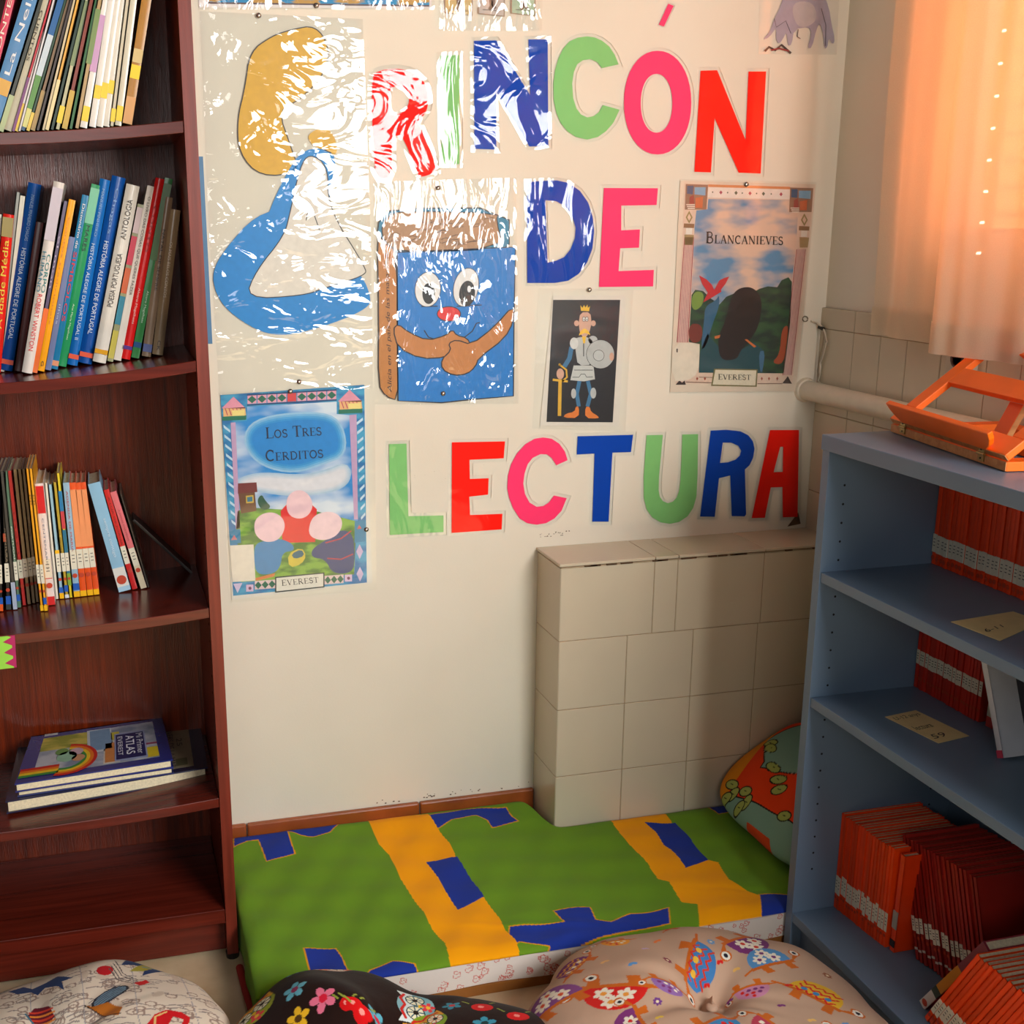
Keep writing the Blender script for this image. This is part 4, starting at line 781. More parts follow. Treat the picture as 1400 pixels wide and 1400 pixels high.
# ---- second shelf
Zs = Zm(0, 220, 4.373)
sec = [
 (-72, 1268, 2, 322, 30, (222, 214, 202), 'off-white', [], []),
 (-28, 1268, 52, 325, 62, (224, 34, 22), 'red medieval', [('A Idade Média', .28, .84, .5, (236, 200, 60), 0)], [(.86, .98, (150, 130, 60))]),
 (-10, 1262, 110, 190, 26, (150, 150, 140), 'slim grey', [], []),
 (8, 1262, 133, 212, 34, (226, 218, 198), 'cream', [], []),
 (36, 1258, 210, 145, 76, (16, 78, 156), 'leftmost deep blue', [('HISTÓRIA ALEGRE DE PORTUGAL', .17, .66, .42, (190, 208, 226), 1), ('MANUEL PINHEIRO CHAGAS', .7, .94, .26, (120, 156, 200), 1)], [(.035, .06, (230, 90, 60))]),
 (108, 1262, 238, 372, 42, (84, 22, 22), 'maroon', [], []),
 (162, 1275, 354, 135, 62, (226, 214, 204), 'white human body', [('ROBERT WINSTON', .12, .42, .42, (214, 30, 40), 1), ('CORPO', .43, .63, .36, (20, 130, 130), 1, .22), ('HUMANO', .43, .64, .36, (20, 110, 130), 1, -.24)], [(.70, .97, (196, 182, 190))]),
 (208, 1270, 394, 245, 30, (98, 84, 110), 'orange-footed purple', [('el mon', .5, .8, .3, (196, 180, 200), 1)], [(0, .38, (236, 112, 50))]),
 (246, 1262, 433, 238, 38, (250, 166, 12), 'bright yellow', [('Contos tradicionais', .28, .9, .22, (206, 120, 10), 1), ('G', .03, .06, .4, (60, 40, 10), 1)], []),
 (288, 1255, 432, 460, 34, (110, 122, 162), 'short slate blue', [('ilhas', .35, .5, .3, (170, 180, 210), 1)], []),
 (326, 1250, 512, 210, 38, (18, 116, 160), 'teal dictionary', [('Dicionário de', .70, .95, .4, (226, 226, 226), 1), ('SIMBOLOS', .28, .68, .5, (206, 40, 60), 1)], [(.02, .05, (226, 150, 110))]),
 (370, 1235, 575, 150, 52, (30, 146, 84), 'emerald green', [('Ana Maria Magalhaes', .15, .35, .26, (190, 226, 190), 1), ('MARES', .64, .78, .4, (20, 60, 50), 1)], [(.79, .98, (120, 190, 150))]),
 (432, 1222, 630, 120, 60, (22, 104, 178), 'volume-two blue', [('HISTÓRIA ALEGRE DE PORTUGAL II', .14, .66, .42, (196, 214, 230), 1), ('MANUEL PINHEIRO', .7, .95, .24, (130, 170, 210), 1)], [(.035, .06, (230, 90, 60))]),
 (508, 1216, 712, 108, 80, (14, 78, 156), 'wide royal blue', [('HISTÓRIA ALEGRE DE PORTUGAL', .16, .66, .4, (200, 214, 230), 1), ('Chagas', .7, .94, .3, (120, 156, 206), 1)], [(.035, .06, (230, 90, 60))]),
 (594, 1216, 797, 157, 78, (226, 216, 202), 'thick white poetry', [('POESIA PORTUGUESA', .32, .62, .38, (60, 50, 44), 0), ('ANTOLOGIA', .70, .92, .38, (60, 50, 44), 0)], [(.05, .075, (226, 160, 30))]),
 (658, 1196, 842, 265, 34, (150, 150, 110), 'many-coloured', [], [(.62, .8, (206, 60, 80)), (.44, .6, (206, 100, 60)), (.24, .42, (60, 130, 150)), (.02, .2, (196, 180, 80)), (.82, .98, (214, 190, 190))]),
 (702, 1196, 905, 158, 44, (226, 214, 200), 'slender white', [('O LIVRO DAS COISAS QUE QUERES FAZER', .38, .94, .4, (90, 80, 76), 1)], []),
 (752, 1190, 958, 114, 52, (222, 30, 30), 'bright red', [('Alvaro Magalhaes', .2, .4, .32, (240, 180, 170), 1), ('CONTO', .6, .85, .35, (170, 20, 20), 1)], [(.055, .075, (90, 50, 130))]),
 (808, 1182, 1011, 112, 46, (34, 120, 52), 'forest green', [('Alvaro Magalhaes', .2, .38, .34, (190, 220, 190), 1)], [(.55, .97, (70, 110, 50)), (.06, .09, (30, 80, 130))]),
 (874, 1160, 1008, 225, 52, (146, 122, 100), 'taupe', [('NATAL DE SEMPRE', .42, .8, .3, (60, 44, 40), 1)], [(.03, .08, (90, 100, 150))]),
 (940, 1130, 1048, 300, 62, (158, 134, 104), 'grey beige end', [('OS MAIS BELOS CONTOS', .4, .78, .26, (226, 206, 180), 1), ('CK', .03, .1, .3, (70, 54, 44), 1)], []),
]
for k, (bx, bv, tx, tv, w, c, adj, ti, ba) in enumerate(sec):
    (p0,), (p1,) = Zs([(bx, bv)]), Zs([(tx, tv)])
    x, y, z, a, h, th = place(1, p0, p1, w/4.373)
    make_book('book', th*1.04, h, min(.19, .108-y), c, (x, y, z), (0, a, 0), '%s book %s books, second shelf' % (adj, neighbours(sec, k, 6)), 'leaning books on the second shelf', ti, ba, round_=th > .014, rough=.22)
# ---- third shelf
Zs = Zm(0, 580, 4)
def stk(*cols):
    return cols
B_, O_, R_, Y_ = (30, 90, 180), (236, 92, 24), (206, 34, 34), (248, 186, 20)
thr = [
 (8, 1022, -14, 262, 20, (30, 26, 28), 'first black', [('REVISTA', .55, .8, .5, (150, 150, 140), 1)], [(.0, .05, O_), (.05, .1, B_)], 1),
 (48, 1014, 16, 262, 28, (34, 30, 30), 'second black', [('AVENTURA', .35, .6, .4, (150, 130, 100), 1)], [(0, .04, (50, 56, 54)), (.04, .1, B_), (.5, .56, (176, 70, 40))], 1),
 (84, 1012, 10, 258, 24, (70, 66, 60), 'charcoal', [], [(0, .2, (170, 180, 200))], 0),
 (106, 1002, 32, 256, 20, (96, 126, 100), 'sage green', [('PORTUGAL', .35, .6, .4, (226, 226, 210), 1)], [(0, .1, (80, 120, 100))], 1),
 (134, 990, 52, 254, 27, (206, 44, 40), 'scarlet', [('maria', .3, .7, .25, (150, 30, 30), 1)], [], 1),
 (160, 984, 82, 248, 27, (164, 134, 92), 'left taupe', [], [], 2),
 (185, 978, 106, 246, 24, (158, 130, 90), 'middle taupe', [], [], 2),
 (205, 972, 128, 244, 21, (152, 124, 86), 'right taupe', [('conta', .5, .6, .4, (90, 70, 40), 1)], [], 2),
 (231, 1020, 150, 243, 19, (238, 160, 20), 'golden', [('pp', .75, .82, .5, (140, 90, 20), 1)], [(0, .04, Y_)], 1),
 (252, 1020, 168, 243, 19, (242, 166, 28), 'amber', [('pp', .75, .82, .5, (140, 90, 20), 1)], [(0, .04, Y_)], 1),
 (282, 988, 214, 325, 42, (226, 214, 208), 'red-capped white', [('CENTENARIO', .3, .72, .25, (120, 130, 150), 1)], [(.76, .98, (206, 24, 32)), (.22, .32, (200, 60, 60)), (0, .07, R_)], 1),
 (313, 950, 252, 322, 20, (230, 220, 200), 'slim ivory', [], [], 0),
 (339, 945, 274, 330, 24, (150, 186, 200), 'pale aqua', [], [(.36, .39, (20, 20, 20)), (.39, .43, Y_), (0, .05, Y_), (.05, .1, B_)], 1),
 (367, 945, 300, 318, 22, (190, 160, 50), 'mustard', [('els contes', .4, .6, .4, (120, 90, 20), 1)], [(0, .03, (226, 226, 226))], 1),
 (388, 935, 318, 268, 20, (226, 200, 40), 'lemon and blue', [], [(.2, .55, (30, 110, 140)), (.56, .7, (200, 60, 70)), (.1, .2, (130, 170, 60)), (.7, .86, (30, 120, 170))], 1),
 (421, 932, 361, 320, 34, (150, 184, 206), 'powder blue', [('AGENDA DE MARIA', .40, .93, .3, (190, 60, 50), 1)], [(.37, .41, Y_), (.30, .36, (150, 184, 206)), (0, .05, Y_), (.06, .12, B_)], 3),
 (457, 925, 396, 320, 35, (232, 84, 26), 'left vermilion', [], [(.44, .94, (240, 150, 96)), (.37, .42, Y_), (0, .05, Y_)], 3),
 (494, 922, 425, 320, 33, (230, 82, 26), 'middle vermilion', [], [(.44, .94, (240, 150, 96)), (.37, .42, Y_), (0, .05, Y_)], 3),
 (528, 920, 453, 318, 31, (228, 80, 26), 'right vermilion', [], [(.44, .94, (240, 150, 96)), (.37, .42, Y_), (0, .05, Y_)], 3),
 (683, 915, 514, 326, 70, (140, 186, 214), 'thick light blue', [('sempre contigo', .32, .68, .3, (206, 224, 236), 1)], [(0, .045, (170, 206, 226)), (.045, .22, (226, 222, 212))], 4),
 (737, 888, 581, 360, 30, (206, 30, 30), 'narrow red', [('A LUA DE JOANA', .45, .93, .35, (120, 20, 20), 1)], [], 5),
 (787, 898, 619, 372, 35, (222, 110, 116), 'rose coloured', [('A DONA DAS MEIAS', .5, .82, .2, (160, 40, 60), 1)], [(0, .42, (222, 208, 176))], 6),
 (812, 880, 662, 385, 12, (66, 58, 50), 'thin dark', [], [], 0),
]
for k, (bx, bv, tx, tv, w, c, adj, ti, ba, stc) in enumerate(thr):
    (p0,), (p1,) = Zs([(bx, bv)]), Zs([(tx, tv)])
    x, y, z, a, h, th = place(2, p0, p1, w/4, dmin=-.165, dmax=.0)
    s = None
    if stc: s = [(.050 if stc < 6 else .045, .034, ST), (.036, 0, 'dot')] + ([(.012, .012, B_)] if stc == 1 and k % 2 else [])
    if stc == 3: s = [(.052, .036, ST), (.040, 0, 'dot')]; ba = ba+[]
    if stc == 4: s = [(.022, 0, 'dot')]
    make_book('book', th*.98, h, min(.14 if k < 19 else .12, .108-y), c, (x, y, z), (0, a, 0), '%s book %s books, third shelf' % (adj, neighbours(thr, k, 6)), 'paperbacks on the third shelf', ti, ba, s, rough=.3)
    if stc == 3:   # round number badge on the spine
        pass
# dark thin board leaning in the shadow at the end of the row
p = at(262, 784, 2, sz(2, -.75)+.002); q = at(182, 711, 1, p[1])
a_ = math.atan2(q[0]-p[0], q[2]-p[2]); hh = math.hypot(q[0]-p[0], q[2]-p[2])
r = empty('folder', tuple(p), (0, a_, 0), 'thin black folder leaning low against the books at the right end of the third shelf', 'folder')
MB().box(-.002, 0, 0, .002, .08, hh, mat((34, 26, 26), rough=.4)).build('cover', r, bevel=.0006)
MB().box(.0021, -.0006, 0, .0028, .0015, hh, mat((120, 110, 110), rough=.3)).build('edge_binding', r)
# ---- big atlases lying flat
def flat_book(c4, z0, th, col, label, deco, name='atlas', pages_show=True):
    """c4: four cover corners (front-left, front-right, back-right, back-left) in metres"""
    P = [np.array(p) for p in c4]; org = (P[0][0], P[0][1], z0)
    r = empty(name, org, label=label, cat='book', group='atlases lying on the fourth shelf')
    f = lambda s, t, z: tuple((P[0]*(1-s)+P[1]*s)*(1-t)+(P[3]*(1-s)+P[2]*s)*t)+(z,)
    M = mat(col, rough=.25, var=.05, coat=.4)
    b = MB()
    for za, zb in ((z0, z0+.0025), (z0+th-.0025, z0+th)):
        b.add([f(0, 0, za), f(1, 0, za), f(1, 1, za), f(0, 1, za), f(0, 0, zb), f(1, 0, zb), f(1, 1, zb), f(0, 1, zb)], [(0, 1, 2, 3), (4, 5, 6, 7), (0, 1, 5, 4), (1, 2, 6, 5), (2, 3, 7, 6), (3, 0, 4, 7)], M)
    b.add([f(0, .985, z0), f(1, .985, z0), f(1, 1, z0), f(0, 1, z0), f(0, .985, z0+th), f(1, .985, z0+th), f(1, 1, z0+th), f(0, 1, z0+th)], [(0, 1, 2, 3), (4, 5, 6, 7), (0, 1, 5, 4), (1, 2, 6, 5), (2, 3, 7, 6), (3, 0, 4, 7)], M)
    b.build('cover', r, org)
    b = MB(); za, zb = z0+.0026, z0+th-.0026
    q = [(.01, .012), (.985, .012), (.985, .98), (.01, .98)]
    b.add([f(s, t, za) for s, t in q]+[f(s, t, zb) for s, t in q], [(0, 1, 2, 3), (4, 5, 6, 7), (0, 1, 5, 4), (1, 2, 6, 5), (2, 3, 7, 6), (3, 0, 4, 7)], mat((226, 212, 178), rough=.8, var=.12, scale=300)); b.build('pages', r, org)
    b = MB(); deco(b, lambda s, t, l: f(s, t, z0+th+.0003+l*.00025)); b.build('cover_print', r, org)
    return r
def quad(b, F, s0, t0, s1, t1, c, l=0, sk=0):
    b.add([F(s0, t0, l), F(s1, t0, l), F(s1+sk, t1, l), F(s0+sk, t1, l)], [(0, 1, 2, 3)], c if not isinstance(c, tuple) else ink(c))
def fpt(u, v, z): p = at(u, v, 2, z); return (p[0], p[1])
zs4 = sz(3, -.9)+.001
NAVY = (28, 36, 92)
def d1(b, F):
    quad(b, F, .80, .06, .93, .92, (150, 138, 110), 0)
    for t in (.1, .78): quad(b, F, .84, t, .90, t+.12, (92, 88, 60), 1)
    put_text(b, 'L\'UNIVERS DE LA MAR', lambda a, q: F(.805+q, .92-a, 1), .84, .035, ink((40, 36, 60)))
    put_text(b, '25', lambda a, q: F(.855+q, .58-a, 1), .14, .03, ink((60, 50, 50)))
A_ = [(9, 1113), (285, 1065), (272, 991), (30, 1022)]
bz = zs4; flat_book([fpt(u, v, bz) for u, v in A_], bz, .024, (30, 34, 66), 'large worn navy atlas lying lowest on the fourth shelf, cream page edges', d1)
def d2(b, F): quad(b, F, .0, .0, .3, .3, (90, 60, 50), 0); quad(b, F, .5, .0, .75, .12, (120, 110, 120), 0)
A_ = [(24, 1090), (238, 1058), (222, 1002), (46, 1026)]
bz += .0245; flat_book([fpt(u, v, bz) for u, v in A_], bz, .013, (44, 52, 104), 'thin blue and grey picture book pressed between the two navy atlases', d2, name='picture_book')
def d3(b, F):
    m1 = cloud_mat('map_print', (150, 150, 60), (206, 186, 90), 30); m2 = cloud_mat('grey_map', (130, 140, 160), (190, 190, 196), 22)
    quad(b, F, .10, .60, .52, .90, m1, 0); quad(b, F, .10, .10, .52, .60, m2, 0); quad(b, F, .52, .10, .92, .92, m2, 0)
    quad(b, F, .44, .40, .62, .92, (200, 206, 210), 1, -.02); quad(b, F, .46, .44, .61, .90, (120, 150, 180), 2, -.02); quad(b, F, .55, .12, .66, .6, (214, 204, 190), 1); quad(b, F, .56, .14, .65, .56, (206, 130, 70), 2)
    quad(b, F, .84, .12, .92, .34, (214, 186, 40), 1); quad(b, F, .60, .62, .66, .8, (206, 190, 70), 1); quad(b, F, .84, .40, .92, .44, (150, 60, 90), 1)
    for k, c in enumerate(((206, 40, 24), (232, 120, 30), (240, 196, 40), (60, 140, 60))):
        n = 22; r0 = .19-.022*k; r1 = r0-.022; vs = []
        for i in range(n+1):
            t = -1.9+3.4*i/n; vs += [F(.30+r0*1.1*math.cos(t), .34+r0*1.7*math.sin(t), 3), F(.30+r1*1.1*math.cos(t), .34+r1*1.7*math.sin(t), 3)]
        b.add(vs, [(2*i, 2*i+1, 2*i+3, 2*i+2) for i in range(n)], ink(c))
        quad(b, F, .01, .22-.045*k, .26, .265-.045*k, c, 3)
    for s, t, r, c in ((.30, .40, .07, (150, 190, 160)), (.36, .48, .05, (206, 170, 180)), (.26, .52, .045, (110, 150, 80)), (.38, .34, .045, (206, 150, 110))):
        b.add([F(s+r*math.cos(2*PI*i/14), t+r*1.6*math.sin(2*PI*i/14), 4) for i in range(14)], [tuple(range(14))], ink(c))
    quad(b, F, .625, .13, .845, .74, (150, 156, 190), 4); quad(b, F, .635, .16, .835, .71, (26, 30, 84), 5)
    put_text(b, 'Mi Primer', lambda a, q: F(.780+q, .68-a, 6), .46, .045, ink((220, 220, 226)))
    put_text(b, 'ATLAS', lambda a, q: F(.705+q, .66-a, 6), .42, .060, ink((226, 226, 232)), bold=.01)
    put_text(b, 'EVEREST', lambda a, q: F(.648+q, .66-a, 6), .42, .034, ink((220, 220, 226)))
    quad(b, F, .10, .94, .20, .99, (190, 190, 190), 1)
A_ = [(21, 1084), (237, 1050), (222, 991), (44, 1018)]
bz += .0135; flat_book([fpt(u, v, bz) for u, v in A_], bz, .017, (34, 44, 118), 'navy first atlas with rainbow cover lying topmost on the fourth shelf', d3)
# green and pink zigzag label hooked on the third shelf edge
r = empty('shelf_label', (-1.05, BYF-.002, .60), label='lime green paper label with pink zigzag edge hanging below the third shelf', cat='label')
b = MB(); y0 = BYF-.003
b.prism([[(-1.30, .602), (-1.030, .612), (-1.028, .668), (-1.30, .660)]], .0008, lambda x, z, w: (x, y0-w, z), mat((176, 30, 92), rough=.5)); b.build('pink_card', r, (-1.05, BYF-.002, .60))
b = MB(); zz = [(-1.30, .604), (-1.034, .612)]
for k in range(3): zb = .612+k*.0185; zz += [(-1.034, zb+.002), (-1.048, zb+.009), (-1.034, zb+.0165)]
zz += [(-1.040, .668), (-1.30, .661)]
b.prism([zz], .0007, lambda x, z, w: (x, y0-.001-w, z), mat((150, 214, 70), rough=.5)); b.build('green_card', r, (-1.05, BYF-.002, .60))
# ================================================================== BLUE BOOKCASE
M_BLUE = mat((104, 125, 148), rough=.38, var=.04, scale=6)
FX, LY, RY = .307, -.409, -1.26
o = (.47, (LY+RY)/2, 0)
bb = empty('low_bookcase', o, label='low open bookcase painted light blue, standing under the curtain', cat='bookcase')
t = .02; XB = XW-.012
for k, (ya, yb_) in enumerate(((LY-t, LY), (RY, RY+t))):
    b = MB(); b.box(FX, ya, 0, XB, yb_, .951, M_BLUE)
    if k == 0:
        for q in range(23):
            for xx in (FX+.034, XB-.05): b.lathe([(.0021, 0), (.0021, .0006)], (xx, ya, .17+.0328*q), (0, -1, 0), mat((18, 20, 26), rough=.9), 10)
    b.build('side_panel', bb, o, bevel=.0012)
MB().box(FX-.003, RY-.002, .951, XB, LY+.002, .977, M_BLUE).build('top_panel', bb, o, bevel=.0015)
for z_ in (.741, .5115): MB().box(FX+.002, RY+t+.0005, z_-.018, XB-.006, LY-t-.0005, z_, M_BLUE).build('shelf', bb, o, bevel=.0012)
MB().box(FX+.001, RY+t+.0005, .0656, XB-.006, LY-t-.0005, .0846, M_BLUE).build('bottom_shelf', bb, o, bevel=.0012)
MB().box(FX+.022, RY+t, 0, FX+.038, LY-t, .0656, mat((96, 114, 138), rough=.5)).build('plinth', bb, o)
MB().box(XB-.006, RY+t, .0656, XB, LY-t, .951, M_BLUE).build('back_panel', bb, o)
# thin books in rows
OR1, OR2 = (250, 72, 14), (206, 50, 20)
def thin(th, h, dep, c, group, label, st, dots=True):
    return make_book('thin_book', th, h, dep, c, (0, 0, -3), (0, 0, -PI/2), label, group, [], [], st, rough=.4)
def row_of(args, n, x, y, z, th, lean=0, xj=.003, dx=0):
    """three slightly different books of the kind are built, the rest are copies"""
    T_h, h, dep, c, group, label, st = args; pr = []
    for q in range(3):
        o_ = random.uniform(-.006, .009) if q else 0
        pr.append(thin(T_h, h*(1, .985, .992)[q], dep, tuple(int(k*(1, .9, .96)[q]) for k in c), group, label, [(a+o_, b_, cc) for a, b_, cc in st]))
    for k in range(n):
        loc = (x+random.uniform(0, xj)+dx*k, y-k*th/math.cos(lean), z+(th/2*abs(math.sin(lean)))); r_ = (0, lean, -PI/2)
        if k < 3: pr[k].location = loc; pr[k].rotation_euler = r_
        else: dup(random.choice(pr), loc, r_)
P1 = (.0098, .176, .095, OR1, 'orange books in the top compartment', 'thin orange-spined book in the row standing in the top compartment of the blue bookcase', [(.022, .032, ST), (.012, 0, 'dot')])
row_of(P1, 25, .524, LY-t-.007, .7415, .0105)
P2 = (.0076, .185, .09, (214, 50, 28), 'red books in the middle compartment', 'thin dull red book in the row standing in the middle compartment of the blue bookcase', [(.045, .026, ST), (.020, 0, 'dot')])
row_of(P2, 21, .515, LY-t-.006, .512, .0082)
make_book('book', .016, .18, .09, (120, 34, 60), (.520, -.625, .512), (0, .02, -PI/2), 'dark wine book closing the red row in the middle compartment', 'books at the right of the middle compartment', [], [(.1, .22, (200, 190, 170)), (.0, .1, (200, 60, 50))])
make_book('book', .012, .20, .12, (206, 206, 212), (.452, -.735, .5135), (0, -.42, -PI/2), 'pale white book leaning at a slant in the middle compartment', 'books at the right of the middle compartment', [], [(0, .06, (206, 60, 90))])
make_book('binder', .045, .20, .12, (38, 36, 44), (.50, -.72, .5125), (0, -.06, -PI/2), 'black ring binder standing behind the slanted pale book', None)
P3 = (.0074, .192, .165, (255, 76, 6), 'bright orange books in the bottom compartment', 'bright orange upright book in the block standing in the bottom compartment', [(.030, .036, ST), (.022, 0, 'dot')])
row_of(P3, 18, .392, LY-t-.005, .085, .0079, .0, .002, dx=.0006)
make_book('book', .012, .188, .16, (238, 64, 12), (.408, -.585, .0855), (0, .02, -PI/2), 'orange book with plain grey label ending the bright orange block', 'bottom compartment books', [], [(.24, .42, (170, 160, 150)), (.05, .12, (40, 30, 30))])
P4 = (.0082, .215, .15, (176, 36, 24), 'dark red leaning books in the bottom compartment', 'dark red book leaning left in the slanted row in the bottom compartment', [(.050, .026, ST), (.042, 0, 'dot'), (.018, .004, (206, 190, 180))])
row_of(P4, 17, .432, -.622, .0855, .0088, -.33, .004, dx=.0016)
# cream box at the back, and the leaning group cut by the frame
r = empty('box_file', (.54, -.86, .085), label='cream cardboard box file with dark lid at the right of the bottom compartment', cat='box')
MB().box(.47, -.95, .0855, .60, -.83, .27, mat((196, 176, 150), rough=.7)).build('body', r, (.54, -.86, .085), bevel=.002)
MB().box(.465, -.955, .27, .605, -.825, .285, mat((62, 56, 76), rough=.5)).build('lid', r, (.54, -.86, .085), bevel=.002)
make_book('book', .016, .222, .13, (150, 46, 60), (.362, -.733, .0865), (0, .58, -PI/2), 'mauve and ochre book leaning right, in front of the dark red row', 'bottom compartment books', [], [(.0, .2, (214, 206, 196)), (.2, .28, (60, 72, 50)), (.28, .62, (196, 130, 30)), (.62, 1, (120, 50, 66))], [(.012, 0, 'dot')])
P5 = (.0082, .200, .15, (255, 80, 8), 'orange books leaning in the lower right corner', 'vivid orange book in the slanted stack in the lower right corner of the view', [(.026, .036, ST), (.016, 0, 'dot')])
row_of(P5, 13, .342, -.768, .0865, .0086, .50, .002)
# note cards
for pts, z_, lb, words in ((((1300, 850), (1385, 836), (1425, 850), (1367, 876)), .741, 'cream note card lying on the upper shelf of the blue bookcase', [('6-11', .52, .35)]), (((1210, 980), (1252, 971), (1325, 1006), (1283, 1016)), .5115, 'cream note card with handwriting lying on the middle shelf of the blue bookcase', [('U-12 anys', .06, .8), ('lectura', .42, .55), ('59', .74, .45)])):
    C4 = [at(u, v, 2, z_+.001)[:2] for u, v in pts]; org = (C4[0][0], C4[0][1], z_)
    r = empty('note_card', org, label=lb, cat='card', group='note cards on the blue bookcase')
    b = MB(); M_ = mat((226, 200, 144), rough=.7, var=.05)
    b.add([(c[0], c[1], z_+.0004) for c in C4]+[(c[0], c[1], z_+.0012) for c in C4], [(3, 2, 1, 0), (4, 5, 6, 7), (0, 1, 5, 4), (1, 2, 6, 5), (2, 3, 7, 6), (3, 0, 4, 7)], M_); b.build('card', r, org)
    f = lambda s, tt: tuple((C4[0]*(1-s)+C4[3]*s)*(1-tt)+(C4[1]*(1-s)+C4[2]*s)*tt)+(z_+.0015,)
    for w_, s0, L_ in words:
        b = MB(); put_text(b, w_, lambda a, q, s0=s0: f(s0+.14-q, .1+a), L_, .13, ink((40, 30, 30)), shear=.2); b.build('handwriting', r, org)
# ================================================================== ORANGE BOOK STAND
P0 = np.array([.426, -.423, .978]); w_ = Vector((-.154, -.988, 0)).normalized(); d_ = Vector((.988, -.154, 0)).normalized()
MM = Matrix(((w_.x, d_.x, 0, P0[0]), (w_.y, d_.y, 0, P0[1]), (0, 0, 1, P0[2]), (0, 0, 0, 1)))
M_OR = mat((255, 112, 0), rough=.5, var=.06, scale=18); M_NAT = wood_mat('bare_pine', (186, 116, 58), (214, 150, 88), rough=.6, axis=0, bump=.05)
M_BR = mat((170, 140, 80), rough=.3, metal=.9)
st = empty('book_stand', tuple(P0), label='orange painted wooden book stand on top of the blue bookcase', cat='book stand')
so_ = tuple(P0); Wd = .347
def lb(mb, u0, d0, z0, u1, d1, z1, m, T=None): return mb.box(u0, d0, z0, u1, d1, z1, m, MM if T is None else MM @ T)
b = MB(); lb(b, 0, 0, 0, Wd, .03, .014, M_OR); lb(b, 0, .03, 0, .03, .205, .014, M_OR); lb(b, Wd-.03, .03, 0, Wd, .205, .014, M_OR); lb(b, .03, .175, 0, Wd-.03, .205, .014, M_OR); lb(b, .03, .09, .0, Wd-.03, .112, .013, M_OR)
b.build('base_frame', st, so_, bevel=.0012)
b = MB(); lb(b, .0005, -.0012, .0006, Wd-.0005, 0, .0134, M_NAT); b.build('bare_edge', st, so_)
TL = Matrix.Translation((0, .003, .0155)) @ Matrix.Rotation(math.radians(39), 4, 'X')
b = MB(); lb(b, 0, 0, 0, Wd, .034, .011, M_OR, TL); lb(b, 0, .034, 0, .032, .216, .011, M_OR, TL); lb(b, Wd-.032, .034, 0, Wd, .216, .011, M_OR, TL)
lb(b, .032, .184, 0, Wd-.032, .216, .011, M_OR, TL); lb(b, .032, .100, 0, Wd-.032, .136, .011, M_OR, TL)
b.build('back_rest_frame', st, so_, bevel=.0012)
b = MB(); lb(b, .0005, -.0012, .0005, Wd-.0005, 0, .0105, M_NAT, TL); b.build('bare_edge', st, so_)
# ledge lip with rounded ends
lip = [(.018, .034), (.022, .022), (.032, .010), (.048, .0), (.300, .0), (.316, .010), (.326, .022), (.330, .034)]
b = MB(); TL2 = MM @ TL @ Matrix.Translation((0, .002, .011)) @ Matrix.Rotation(math.radians(-8), 4, 'X')
b.prism([[(p[0], .034-p[1]) for p in lip][::-1]], .009, lambda u, z, w: tuple(TL2 @ Vector((u, -w+.004, .034-z))), M_OR); b.build('ledge_lip', st, so_, bevel=.0015)
b = MB(); T3 = Matrix.Translation((.185, .069, .014)) @ Matrix.Rotation(math.radians(-25), 4, 'X')
lb(b, 0, -.004, 0, .036, .006, .066, M_OR, T3); lb(b, .0362, -.0035, .0005, .037, .0055, .0655, M_NAT, T3); b.build('prop_leg', st, so_, bevel=.0012)
for u_ in (.035, .275):
    b = MB(); lb(b, u_, -.0028, .004, u_+.016, -.0012, .025, M_BR)
    p_ = [tuple(MM @ Vector((u_-.002, -.003, .0148))), tuple(MM @ Vector((u_+.018, -.003, .0148)))]; b.tube(p_, .0022, M_BR, 8)
    for zz in (.008, .021): b.lathe([(.0016, 0), (.0016, .001)], tuple(MM @ Vector((u_+.008, -.0028, zz))), tuple(-d_), mat((60, 50, 30), metal=.8, rough=.4), 8)
    b.build('brass_hinge', st, so_)
